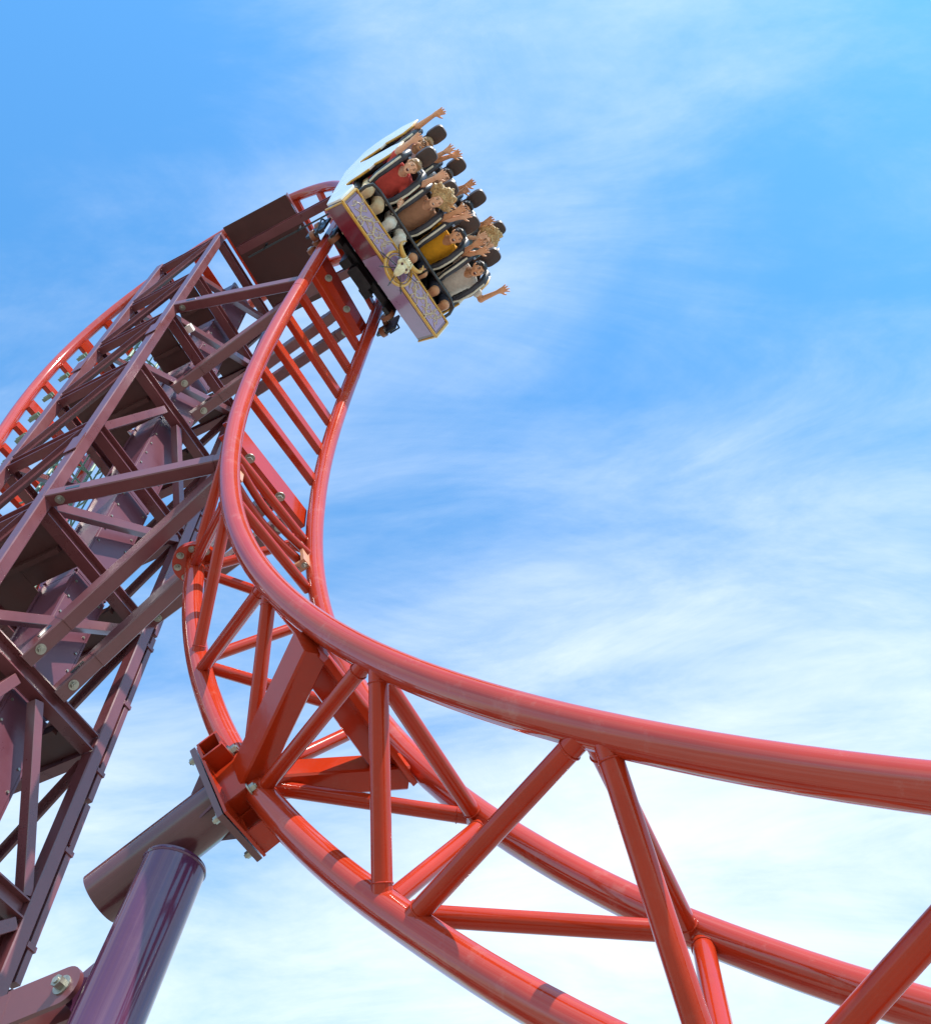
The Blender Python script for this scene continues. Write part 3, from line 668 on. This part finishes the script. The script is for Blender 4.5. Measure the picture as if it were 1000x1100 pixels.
# seats, headrests, restraints
SEATW = (-0.735, -0.25, 0.26, 0.77); ROWF = (0.0, -1.08)
for f0 in ROWF:
    for w in SEATW:
        s_ = MB()
        s_.bar(cc(w, f0 - 0.36, 0.66), cc(w, f0 + 0.26, 0.72), 0.46, 0.12, CW, 0.03)
        s_.poly([cc(w - 0.23, f0 - 0.30, 0.70), cc(w + 0.23, f0 - 0.30, 0.70), cc(w + 0.22, f0 - 0.20, 1.30), cc(w + 0.14, f0 - 0.19, 1.40), cc(w - 0.14, f0 - 0.19, 1.40), cc(w - 0.22, f0 - 0.20, 1.30)], cv(0, -0.10, 0.01))
        for d in (-1, 1): s_.tube([cc(w + d * 0.215, f0 - 0.22, 0.74), cc(w + d * 0.225, f0 - 0.16, 1.05), cc(w + d * 0.20, f0 - 0.14, 1.28)], [0.045, 0.055, 0.035], 10)
        so = s_.build('seat', M_BLACK, car, 40, 0.01)
        h = MB(); ol = []
        for q in range(36):
            u = 2 * math.pi * q / 36; cu, su = math.cos(u), math.sin(u); e = 0.62
            ol.append((0.104 * math.copysign(abs(cu) ** e, cu), 0.135 * math.copysign(abs(su) ** e, su) * (1.0 if su > 0 else 0.92)))
        rings = []
        for dk, dep in ((0.72, 0.058), (0.93, 0.046), (1.0, 0.015), (1.0, -0.03), (0.9, -0.055)):
            rings.append([cc(w + x * dk, f0 - 0.11 + dep - 0.2 * y * dk, 1.62 + y * dk + 0.2 * dep) for x, y in ol])
        h.add([p for r_ in rings for p in r_], [(a_ * 36 + k, a_ * 36 + (k + 1) % 36, (a_ + 1) * 36 + (k + 1) % 36, (a_ + 1) * 36 + k) for a_ in range(4) for k in range(36)] + [tuple(range(35, -1, -1)), tuple(range(144, 180))])
        h.bar(cc(w - 0.05, f0 - 0.18, 1.38), cc(w - 0.05, f0 - 0.15, 1.60), 0.03, 0.02, CW); h.bar(cc(w + 0.05, f0 - 0.18, 1.38), cc(w + 0.05, f0 - 0.15, 1.60), 0.03, 0.02, CW)
        h.build('headrest', M_SEATB, so)
        # over-shoulder vest: two padded arms curving from behind the shoulders to the lap
        v_ = MB(); tr_ = MB()
        for d in (-1, 1):
            pts = [cc(w + d * 0.13, f0 - 0.20, 1.44), cc(w + d * 0.165, f0 - 0.08, 1.47), cc(w + d * 0.185, f0 + 0.06, 1.40), cc(w + d * 0.19, f0 + 0.15, 1.24), cc(w + d * 0.185, f0 + 0.17, 1.06), cc(w + d * 0.155, f0 + 0.14, 0.92), cc(w + d * 0.11, f0 + 0.10, 0.88)]
            v_.tube(pts, [0.035, 0.046, 0.052, 0.050, 0.044, 0.04, 0.03], 12)
            tr_.tube([p + cv(d * 0.02, 0.042, 0.012) for p in pts[2:6]], 0.014, 8)
        v_.bar(cc(w - 0.13, f0 + 0.11, 0.90), cc(w + 0.13, f0 + 0.11, 0.90), 0.10, 0.09, CF, 0.02)
        vo = v_.build('restraint', M_VEST, so, 50); tr_.build('piping', M_STRAP, vo)
# wheel carriers gripping both rails, front and rear
for fz in (0.28, -1.55):
    ax = MB().bar(cc(-0.62, fz - 0.05, 0.20), cc(0.62, fz - 0.05, 0.20), 0.16, 0.10, CF, 0.01)
    axo = ax.build('axle_beam', M_MECH, car)
    for d in (-1, 1):
        wl = d * 0.60; wa = MB()
        wa.poly([cc(wl + d * 0.16, fz - 0.20, 0.19), cc(wl + d * 0.16, fz + 0.20, 0.19), cc(wl + d * 0.16, fz + 0.22, 0.05), cc(wl + d * 0.16, fz + 0.10, -0.13), cc(wl + d * 0.16, fz - 0.10, -0.13), cc(wl + d * 0.16, fz - 0.22, 0.05)], cv(d * 0.03, 0, 0))
        wa.bar(cc(wl - d * 0.04, fz - 0.22, 0.22), cc(wl - d * 0.04, fz + 0.22, 0.22), 0.20, 0.06, CW, 0.01)
        for k in range(6): wa.hexa(cc(wl + d * 0.185, fz - 0.18 + 0.072 * k, 0.12 - 0.05 * (k % 2)), CW, 0.018, 0.02)
        wa.tube([cc(wl + d * .2, fz - .2, .1), cc(wl + d * .26, fz, .16), cc(wl + d * .2, fz + .22, .1)], .012, 8)
        wc = wa.build('wheel_carrier', M_MECH, axo)
        for q_ in (-0.15, 0.15):
            for c0, axv, R in ((cc(wl, fz + q_, 0.081 + 0.10), CW, 0.10), (cc(wl + d * (0.081 + 0.075), fz + q_, 0.0), CU, 0.072), (cc(wl + d * 0.02, fz + q_, -0.081 - 0.062), CW, 0.06)):
                wh = MB().torus(c0, axv, R * 0.72, R * 0.28, 28, 10, 1.1).build('wheel', M_WHEEL, axo) if False else None
                t_ = MB(); t_.tube([c0 - axv * 0.032, c0 - axv * 0.028, c0 + axv * 0.028, c0 + axv * 0.032], [R * 0.93, R, R, R * 0.93], 28); t_.build('tyre', M_WHEEL, wc) if False else t_.build('wheel', M_WHEEL, axo)
                hb = MB().tube([c0 - axv * 0.045, c0 + axv * 0.045], R * 0.55, 16); hb.build('hub', M_GALV, axo)
# magnet fin block and chassis under the car
ch = MB().bar(cc(0.0, -1.7, 0.16), cc(0.0, 0.45, 0.16), 0.34, 0.16, CW, 0.02)
ch.bar(cc(-0.25, 0.1, 0.12), cc(-0.25, 0.42, 0.12), 0.12, 0.14, CW, 0.01); ch.bar(cc(0.2, 0.12, 0.10), cc(0.2, 0.40, 0.10), 0.16, 0.12, CW, 0.01)
for k in range(5): ch.hexa(cc(0.12 + 0.04 * k, 0.43, 0.16), CF, 0.016, 0.02)
ch.build('chassis', M_MECH, car)

# ================================================================== RIDERS: implicit surfaces meshed as one continuous skin
def mesh_field(prims, vox=0.0105, cuts=(), bump=None):
    P = [np.asarray(p[1], float) for p in prims]
    lo = np.min([np.min([np.asarray(p[1]) - p[3], (np.asarray(p[2]) if p[0] == 'c' else np.asarray(p[1])) - max(p[3], p[4] if p[0] == 'c' else 0)], axis=0) for p in prims], axis=0)
    hi = np.max([np.max([np.asarray(p[1]) + p[3], (np.asarray(p[2]) if p[0] == 'c' else np.asarray(p[1])) + max(p[3], p[4] if p[0] == 'c' else 0)], axis=0) for p in prims], axis=0)
    lo = lo - 4 * vox; nx = np.ceil((hi - lo) / vox).astype(int) + 5
    F = np.full(nx, 0.2, np.float32)
    def grid(l, h):
        i0 = np.maximum(0, np.floor((l - lo) / vox).astype(int)); i1 = np.minimum(nx, np.ceil((h - lo) / vox).astype(int) + 1)
        ax = [lo[d] + vox * np.arange(i0[d], i1[d]) for d in range(3)]
        X = np.stack(np.meshgrid(*ax, indexing='ij'), -1); return (slice(i0[0], i1[0]), slice(i0[1], i1[1]), slice(i0[2], i1[2])), X
    def dist(p, X):
        if p[0] == 'c':
            A, B = np.asarray(p[1], float), np.asarray(p[2], float); ba = B - A
            t = np.clip(((X - A) @ ba) / max(1e-9, ba @ ba), 0, 1); return np.linalg.norm(X - A - t[..., None] * ba, axis=-1) - (p[3] + (p[4] - p[3]) * t)
        r = np.asarray(p[2], float); q = (X - np.asarray(p[1], float))
        if len(p) > 5 and p[5] is not None: q = q @ p[5]
        k0 = np.linalg.norm(q / r, axis=-1); k1 = np.linalg.norm(q / (r * r), axis=-1) + 1e-9
        return k0 * (k0 - 1) / k1
    for p in prims:
        k = p[-1] if p[0] == 'c' else p[4]
        pad = k + 3 * vox
        if p[0] == 'c':
            A, B = np.asarray(p[1], float), np.asarray(p[2], float); R = max(p[3], p[4]); l, h = np.minimum(A, B) - R - pad, np.maximum(A, B) + R + pad
        else:
            R = max(p[2]); l, h = np.asarray(p[1]) - R - pad, np.asarray(p[1]) + R + pad
        sl_, X = grid(l, h); d = dist(p, X); f = F[sl_]
        hh = np.maximum(k - np.abs(f - d), 0) / max(k, 1e-6); F[sl_] = np.minimum(f, d) - hh * hh * k * 0.25
    for p in cuts:
        R = max(p[2]); sl_, X = grid(np.asarray(p[1]) - R - 0.03, np.asarray(p[1]) + R + 0.03); d = -dist(p, X); k = p[4]; f = F[sl_]
        hh = np.maximum(k - np.abs(f - d), 0) / max(k, 1e-6); F[sl_] = np.maximum(f, d) + hh * hh * k * 0.25
    if bump is not None:
        amp, fq = bump; ax = [lo[d] + vox * np.arange(nx[d]) for d in range(3)]; X, Y, Z = np.meshgrid(*ax, indexing='ij')
        F += (amp * (np.sin(fq * X + 2.1 * np.sin(fq * 0.7 * Z)) * np.sin(fq * 1.13 * Y + 1.3) + 0.6 * np.sin(fq * 2.1 * X + 1.7 * fq * Y) * np.sin(fq * 1.9 * Z + 0.4))).astype(np.float32)
    # naive surface nets
    ins = F < 0; nxm = nx - 1
    def cn(i, j, k): return F[i:nxm[0] + i, j:nxm[1] + j, k:nxm[2] + k]
    cnt = np.zeros(nxm, np.int8)
    for i in (0, 1):
        for j in (0, 1):
            for k in (0, 1): cnt += (cn(i, j, k) < 0)
    act = (cnt > 0) & (cnt < 8); idx = -np.ones(nxm, np.int64); ci = np.argwhere(act); idx[act] = np.arange(len(ci))
    acc = np.zeros((len(ci), 3)); num = np.zeros(len(ci))
    for d in range(3):
        e = np.eye(3, dtype=int)[d]; o1, o2 = [np.eye(3, dtype=int)[q] for q in range(3) if q != d]
        for u in (0, 1):
            for v in (0, 1):
                c0 = ci + u * o1 + v * o2; c1 = c0 + e; f0 = F[tuple(c0.T)]; f1 = F[tuple(c1.T)]; x = (f0 < 0) != (f1 < 0)
                t = np.where(x, f0 / np.where(x, f0 - f1, 1), 0); pt = (u * o1 + v * o2)[None] + t[:, None] * e
                acc += np.where(x[:, None], pt, 0); num += x
    V = lo + vox * (ci + acc / num[:, None]); faces = []
    for d in range(3):
        o1, o2 = [np.eye(3, dtype=int)[q] for q in range(3) if q != d]; e = np.eye(3, dtype=int)[d]
        A0 = F[tuple(slice(0, nx[q] - (1 if q == d else 0)) for q in range(3))]; A1 = F[tuple(slice(1 if q == d else 0, nx[q]) for q in range(3))]
        ed = np.argwhere((A0 < 0) != (A1 < 0))
        ed = ed[np.all(ed - o1 - o2 >= 0, axis=1) & np.all(ed < nxm, axis=1)]
        q4 = [idx[tuple((ed - u).T)] for u in (0 * o1, o1, o1 + o2, o2)]; q4 = np.stack(q4, 1); faces += [tuple(r) for r in q4.tolist() if min(r) >= 0]
    return V, faces

def rotm(ax, ang):
    return np.array(Matrix.Rotation(ang, 3, Vector(ax)))
def hand_prims(wr, d, pal, spread=0.26, curl=0.15, s=1.0):
    """palm, four unequal fingers and a thumb; d = direction of the fingers, pal = palm normal"""
    d = nrm(d); pal = nrm(np.asarray(pal) - d * (np.asarray(pal) @ d)); x = np.cross(d, pal); o = []
    o.append(('c', wr, wr + d * 0.035 * s, 0.026 * s, 0.030 * s, 0.02))
    for k, (w, L_) in enumerate(((-0.030, 0.068), (-0.010, 0.080), (0.011, 0.074), (0.030, 0.058))):
        b0 = wr + d * 0.075 * s + x * w * s; o.append(('c', wr + d * 0.02 * s + x * w * 0.6 * s, b0, 0.017 * s, 0.0135 * s, 0.012))
        dd = nrm(d + x * spread * w / 0.03 * 0.9); k1 = b0 + dd * L_ * 0.5 * s; d2 = nrm(dd + pal * curl * 2)
        o.append(('c', b0, k1, 0.0125 * s, 0.0110 * s, 0.004)); o.append(('c', k1, k1 + d2 * L_ * 0.5 * s, 0.0110 * s, 0.0085 * s, 0.003))
    tb = wr + d * 0.022 * s - x * 0.026 * s; td = nrm(d * 0.65 - x * 0.85 + pal * 0.2); k1 = tb + td * 0.042 * s
    o.append(('c', tb, k1, 0.0155 * s, 0.013 * s, 0.010)); o.append(('c', k1, k1 + nrm(td + d * 0.5) * 0.034 * s, 0.0125 * s, 0.010 * s, 0.003))
    return o
def Z3(x, y, z): return np.array([x, y, z], float)

def rider(sw, f0, label, skn, shirt, pants, hair, hairm, armL, armR, lean=(0, 0, 0), shorts=True, shoe=None, glasses=False, mouth=1.0, sleeve='short', size=1.0, tilt=(0.0, 0.0, 0.0)):
    """local axes: x lateral (+ towards the right rail), y forward, z up, origin between the hip joints"""
    hip = Z3(sw, f0 - 0.08, 0.82); sz = size
    rc = Z3(*lean)
    chest = Z3(0, -0.02, 0.30) * sz + rc * 0.6; neck0 = Z3(0, 0.03, 0.465) * sz + rc; head = Z3(0, 0.115, 0.64) * sz + rc * 1.25
    RH = rotm((1, 0, 0), tilt[0]) @ rotm((0, 1, 0), tilt[1]) @ rotm((0, 0, 1), tilt[2])
    def hp(x, y, z): return head + RH @ Z3(x, y, z)
    prims = [('e', Z3(0, -0.01, 0.02), (0.165, 0.115, 0.13), 0.165, 0.04), ('c', Z3(-0.04, 0, 0.08), chest + Z3(-0.055, 0, 0), 0.115, 0.115, 0.05), ('c', Z3(0.04, 0, 0.08), chest + Z3(0.055, 0, 0), 0.115, 0.115, 0.05),
             ('c', chest + Z3(-0.07, 0, 0.10), chest + Z3(0.07, 0, 0.10), 0.10, 0.10, 0.05), ('c', neck0 + Z3(0, -0.02, -0.05), head + RH @ Z3(0, -0.02, -0.05), 0.058, 0.050, 0.03)]
    # head with face
    hd = [('e', head, (0.075, 0.092, 0.100), 0.115, 0.02, RH), ('e', hp(0, 0.022, -0.060), (0.056, 0.062, 0.062), 0.07, 0.03, RH), ('e', hp(0, 0.062, -0.098), (0.026, 0.020, 0.018), 0.03, 0.02, RH),
          ('c', hp(0, 0.088, 0.020), hp(0, 0.106, -0.022), 0.009, 0.0135, 0.012), ('c', hp(-0.030, 0.080, 0.032), hp(0.030, 0.080, 0.032), 0.014, 0.014, 0.014),
          ('e', hp(-0.078, -0.005, -0.010), (0.012, 0.022, 0.032), 0.034, 0.008, RH), ('e', hp(0.078, -0.005, -0.010), (0.012, 0.022, 0.032), 0.034, 0.008, RH),
          ('e', hp(-0.040, 0.066, -0.022), (0.022, 0.018, 0.02), 0.024, 0.014, RH), ('e', hp(0.040, 0.066, -0.022), (0.022, 0.018, 0.02), 0.024, 0.014, RH)]
    cuts = [('e', hp(-0.031, 0.092, 0.010), (0.017, 0.012, 0.010), 0, 0.008, RH), ('e', hp(0.031, 0.092, 0.010), (0.017, 0.012, 0.010), 0, 0.008, RH)]
    if mouth > 0: cuts.append(('e', hp(0, 0.094, -0.066), (0.024, 0.030, 0.022 * mouth), 0, 0.006, RH))
    prims += hd
    slv = []
    for sgn, arm_ in ((-1, armR), (1, armL)):
        sh = chest + Z3(sgn * 0.155 * sz, 0.0, 0.115 * sz); el = sh + Z3(*arm_[0]); wr = el + Z3(*arm_[1]); hd_ = arm_[2] if len(arm_) > 2 else arm_[1]
        prims += [('c', chest + Z3(sgn * 0.08, 0, 0.10), sh, 0.075, 0.062, 0.04), ('c', sh, el, 0.052, 0.040, 0.03), ('c', el, wr, 0.041, 0.026, 0.015), ('e', el, (0.039, 0.039, 0.039), 0.04, 0.012)]
        prims += hand_prims(wr, Z3(*hd_), Z3(*(arm_[3] if len(arm_) > 3 else (0, 1, 0.2))), spread=arm_[4] if len(arm_) > 4 else 0.28)
        slv.append((sh, el, wr))
    legs = []
    for sgn in (-1, 1):
        h0 = Z3(sgn * 0.085, 0.02, 0.0); kn = Z3(sgn * 0.115, 0.42, 0.06); an = Z3(sgn * 0.115, 0.50, -0.33); legs.append((h0, kn, an))
        prims += [('c', h0, kn, 0.085, 0.058, 0.03), ('e', kn, (0.058, 0.058, 0.058), 0.058, 0.02), ('c', kn, kn + (an - kn) * 0.4 + Z3(0, -0.02, 0), 0.055, 0.055, 0.02), ('c', kn + (an - kn) * 0.4 + Z3(0, -0.02, 0), an, 0.055, 0.036, 0.02),
                  ('c', an, an + Z3(0, 0.10, -0.045), 0.040, 0.030, 0.02)]
    def emit(V, Fc, name, m_, parent=None):
        mb = MB(); Vw = [cc(*(hip + v)) for v in V]; mb.v = [tuple(x) for x in Vw]; mb.f = Fc
        return mb.build(name, m_, parent, 180)
    body = emit(*mesh_field(prims, 0.0105, cuts), 'person', skn)
    tag(body, label, 'person', 'riders in the roller coaster car')
    # shirt
    sp_ = [('e', Z3(0, -0.01, 0.04), (0.18, 0.13, 0.12), 0.18, 0.04), ('c', Z3(-0.045, 0, 0.08), chest + Z3(-0.058, 0, 0), 0.128, 0.130, 0.05), ('c', Z3(0.045, 0, 0.08), chest + Z3(0.058, 0, 0), 0.128, 0.130, 0.05),
           ('c', chest + Z3(-0.07, 0, 0.105), chest + Z3(0.07, 0, 0.105), 0.112, 0.112, 0.05)]
    for sgn, (sh, el, wr) in zip((-1, 1), slv):
        sp_ += [('c', chest + Z3(sgn * 0.08, 0, 0.10), sh, 0.09, 0.076, 0.04), ('c', sh, sh + (el - sh) * (0.62 if sleeve == 'short' else 1.0), 0.068, 0.064 if sleeve == 'short' else 0.052, 0.02)]
        if sleeve == 'long': sp_.append(('c', el, el + (wr - el) * 0.85, 0.052, 0.038, 0.02))
    emit(*mesh_field(sp_, 0.012, [('e', neck0 + Z3(0, 0.03, 0.035), (0.075, 0.085, 0.060), 0, 0.02)], (0.0028, 34)), 'shirt', shirt, body)
    tp_ = [('e', Z3(0, -0.01, 0.0), (0.182, 0.132, 0.13), 0.18, 0.04)]
    for h0, kn, an in legs:
        fr_ = 0.78 if shorts else 1.0
        tp_.append(('c', h0, h0 + (kn - h0) * fr_, 0.100, 0.082 if shorts else 0.072, 0.03))
        if not shorts: tp_.append(('c', kn, kn + (an - kn) * 0.92, 0.074, 0.056, 0.02))
    emit(*mesh_field(tp_, 0.012, (), (0.0028, 30)), 'shorts' if shorts else 'trousers', pants, body)
    for h0, kn, an in legs:
        emit(*mesh_field([('c', an + Z3(0, -0.03, -0.03), an + Z3(0, 0.14, -0.07), 0.05, 0.042, 0.02), ('c', an + Z3(0, 0, 0.03), an + Z3(0, 0, -0.03), 0.046, 0.05, 0.02)], 0.011), 'shoe', shoe or M_CARW, body)
    # hair
    if hair == 'short':
        hpz = [('e', hp(0, -0.014, 0.020), (0.084, 0.096, 0.098), 0.105, 0.02, RH), ('e', hp(0, 0.042, 0.082), (0.060, 0.044, 0.028), 0.06, 0.02, RH)]
        hc = [('e', hp(0, 0.085, -0.030), (0.073, 0.075, 0.083), 0, 0.02, RH), ('e', hp(0, 0.02, -0.135), (0.13, 0.13, 0.10), 0, 0.02, RH)]
        bmp = (0.0045, 90)
    else:                                           # long hair thrown about by the ride
        hpz = [('e', hp(0, -0.020, 0.025), (0.100, 0.104, 0.108), 0.105, 0.03, RH)]
        rnd = random.Random(int(sw * 100) + 900)
        for k in range(26):
            u = rnd.uniform(-1.9, 1.9); st_ = hp(0.075 * math.sin(u), -0.04 + 0.02 * rnd.random(), 0.02 + 0.075 * math.cos(u)); dr = nrm(Z3(math.sin(u) * 0.9 + rnd.uniform(-.3, .3), rnd.uniform(-.2, .35), math.cos(u) * 0.7 + rnd.uniform(0.0, .6)))
            L_ = rnd.uniform(0.06, 0.13); e = st_ + dr * L_ * 0.6; e2 = e + nrm(dr + Z3(rnd.uniform(-.8, .8), rnd.uniform(-.6, .6), rnd.uniform(-.5, .5))) * L_ * 0.6
            hpz += [('c', st_, e, 0.036, 0.028, 0.035), ('c', e, e2, 0.028, 0.012, 0.03)]
        hc = [('e', hp(0, 0.092, -0.020), (0.070, 0.075, 0.090), 0, 0.02, RH)]; bmp = (0.007, 64)
    emit(*mesh_field(hpz, 0.0095, hc, bmp), 'hair', hairm, body)
    # eyes, mouth, teeth
    em = MB()
    for d in (-1, 1): em.ell(cc(*(hip + hp(d * 0.031, 0.082, 0.010))), (CW * 0.0115, CF * 0.011, CU * 0.0070), 12, 8)
    eo = em.build('eyes', M_EYEW, body)
    em = MB()
    for d in (-1, 1): em.ell(cc(*(hip + hp(d * 0.031, 0.090, 0.009))), (CW * 0.0068, CF * 0.006, CU * 0.0066), 10, 6)
    em.build('pupils', M_EYEB, eo)
    em = MB()
    for d in (-1, 1): em.tube([cc(*(hip + hp(d * 0.014, 0.096, 0.030))), cc(*(hip + hp(d * 0.032, 0.097, 0.036))), cc(*(hip + hp(d * 0.050, 0.083, 0.029)))], [0.0035, 0.005, 0.003], 8)
    em.build('eyebrows', hairm, body)
    if mouth > 0:
        MB().ell(cc(*(hip + hp(0, 0.070, -0.066))), (CW * 0.023, CF * 0.016, CU * 0.021 * mouth), 14, 10).build('mouth', M_MOUTH, body)
        tq = MB().tube([cc(*(hip + hp(0.016 * math.sin(u), 0.070 + 0.017 * math.cos(u), -0.066 + 0.016 * mouth))) for u in np.linspace(-1.1, 1.1, 9)], 0.0045, 8); tq.build('teeth', M_TEETH, body)
    if glasses:
        gm = MB()
        for d in (-1, 1): gm.torus(cc(*(hip + hp(d * 0.034, 0.106, 0.008))), CF, 0.027, 0.0045, 20, 6); gm.tube([cc(*(hip + hp(d * 0.060, 0.102, 0.012))), cc(*(hip + hp(d * 0.082, 0.0, 0.012)))], 0.004, 8)
        gm.tube([cc(*(hip + hp(-0.008, 0.110, 0.012))), cc(*(hip + hp(0.008, 0.110, 0.012)))], 0.004, 8); gm.build('glasses', M_GLASS, body)
    return body
C_RED = cloth('red_shirt', (0.55, 0.075, 0.06)); C_TAN = cloth('tan_brown_shirt', (0.42, 0.22, 0.13)); C_YEL = cloth('mustard_yellow_shirt', (0.72, 0.33, 0.02)); C_WHI = cloth('off_white_shirt', (0.62, 0.54, 0.46))
C_LIL = cloth('pale_pink_shirt', (0.60, 0.42, 0.44)); C_BLU = cloth('pale_blue_shirt', (0.42, 0.52, 0.60)); C_GRY = cloth('grey_shirt', (0.3, 0.3, 0.32)); C_TEA = cloth('teal_grey_shirt', (0.22, 0.33, 0.36))
C_NAV = cloth('dark_navy_shorts', (0.025, 0.03, 0.05)); C_BEI = cloth('beige_trousers', (0.62, 0.46, 0.28)); C_CRM = cloth('white_trousers', (0.78, 0.74, 0.66)); C_DEN = cloth('dark_denim', (0.05, 0.07, 0.12)); S_DRK = cloth('dark_shoe', (0.05, 0.04, 0.04))
# arms: (shoulder->elbow, elbow->wrist, finger direction, palm normal, finger spread)
rider(SEATW[0], 0.0, 'screaming person in a red shirt, front row of the roller coaster car', SK1, C_RED, C_BEI, 'short', H_LB,
      ((0.10, 0.20, -0.12), (-0.02, 0.20, 0.02)), ((-0.10, 0.12, 0.18), (-0.02, 0.06, 0.22), (0, 0.1, 1), (0, 1, 0)), lean=(-0.02, 0.03, 0.0), tilt=(0.1, 0.2, 0), shorts=False, shoe=C_BEI)
rider(SEATW[1], 0.0, 'smiling person with wild blond hair and tan shirt in the front row', SK1, C_TAN, C_CRM, 'long', H_BL,
      ((0.12, 0.10, 0.17), (0.05, 0.10, 0.22), (0.1, 0.2, 1), (0, 1, 0)), ((-0.10, 0.12, 0.18), (0.0, 0.10, 0.22), (0.05, 0.1, 1), (0, 1, 0)), lean=(0.0, 0.03, 0.03), tilt=(0.1, 0.1, 0), shorts=False, mouth=0.55)
rider(SEATW[2], 0.0, 'screaming person in a mustard yellow shirt, front row of the car', SK2, C_YEL, C_NAV, 'short', H_DK,
      ((0.12, 0.10, 0.16), (0.03, 0.13, 0.20), (0.1, 0.2, 1), (0, 1, 0)), ((-0.12, 0.10, 0.17), (0.0, 0.10, 0.22), (-0.05, 0.2, 1), (0, 1, 0)), lean=(0.0, 0.04, 0.0), tilt=(0.15, 0.05, 0))
rider(SEATW[3], 0.0, 'person in an off-white shirt with one arm stretched out to the right', SK3, C_WHI, C_NAV, 'short', H_DK,
      ((0.24, 0.08, 0.0), (0.02, 0.02, 0.27), (0.1, 0, 1), (0, 1, 0), 0.5), ((-0.12, 0.10, 0.16), (-0.04, 0.12, 0.20), (0, 0.2, 1), (0, 1, 0)), lean=(0.0, 0.04, 0.0), tilt=(0.12, 0.0, 0))
rider(SEATW[0], ROWF[1], 'topmost person, wearing glasses, one arm thrown up high over the white side panel', SK2, C_LIL, C_DEN, 'short', H_LB,
      ((0.10, 0.10, 0.20), (0.05, 0.06, 0.25), (0.2, 0, 1), (0, 1, 0), 0.45), ((-0.07, 0.03, 0.25), (-0.01, 0.02, 0.28), (0.15, 0.0, 1), (0, 1, 0)), tilt=(0.1, 0.15, 0), glasses=True, mouth=0.5)
rider(SEATW[1], ROWF[1], 'person in pale blue mostly hidden behind the red and tan shirted riders', SK1, C_BLU, C_DEN, 'short', H_BR,
      ((0.12, 0.10, 0.14), (0.0, 0.14, 0.20)), ((-0.12, 0.10, 0.18), (0.0, 0.10, 0.24), (0, 0.1, 1), (0, 1, 0), 0.5), tilt=(0.1, 0, 0))
rider(SEATW[2], ROWF[1], 'person with glasses partly hidden behind the yellow shirted rider', SK3, C_GRY, C_NAV, 'short', H_DK,
      ((0.12, 0.10, 0.14), (0.02, 0.10, 0.22), (0, 0.1, 1), (0, 1, 0)), ((-0.12, 0.08, 0.18), (0.02, 0.08, 0.22), (0, 0.1, 1), (0, 1, 0)), glasses=True, tilt=(0.1, 0, 0))
rider(SEATW[3], ROWF[1], 'blond person in the back row covering the face with both hands', SK1, C_TEA, C_DEN, 'long', H_BL,
      ((0.08, 0.22, -0.03), (-0.13, 0.05, 0.20), (-0.15, -0.05, 1), (0, -1, 0), 0.15), ((-0.08, 0.22, -0.03), (0.13, 0.05, 0.20), (0.15, -0.05, 1), (0, -1, 0), 0.15), tilt=(0.1, 0, 0), mouth=0)
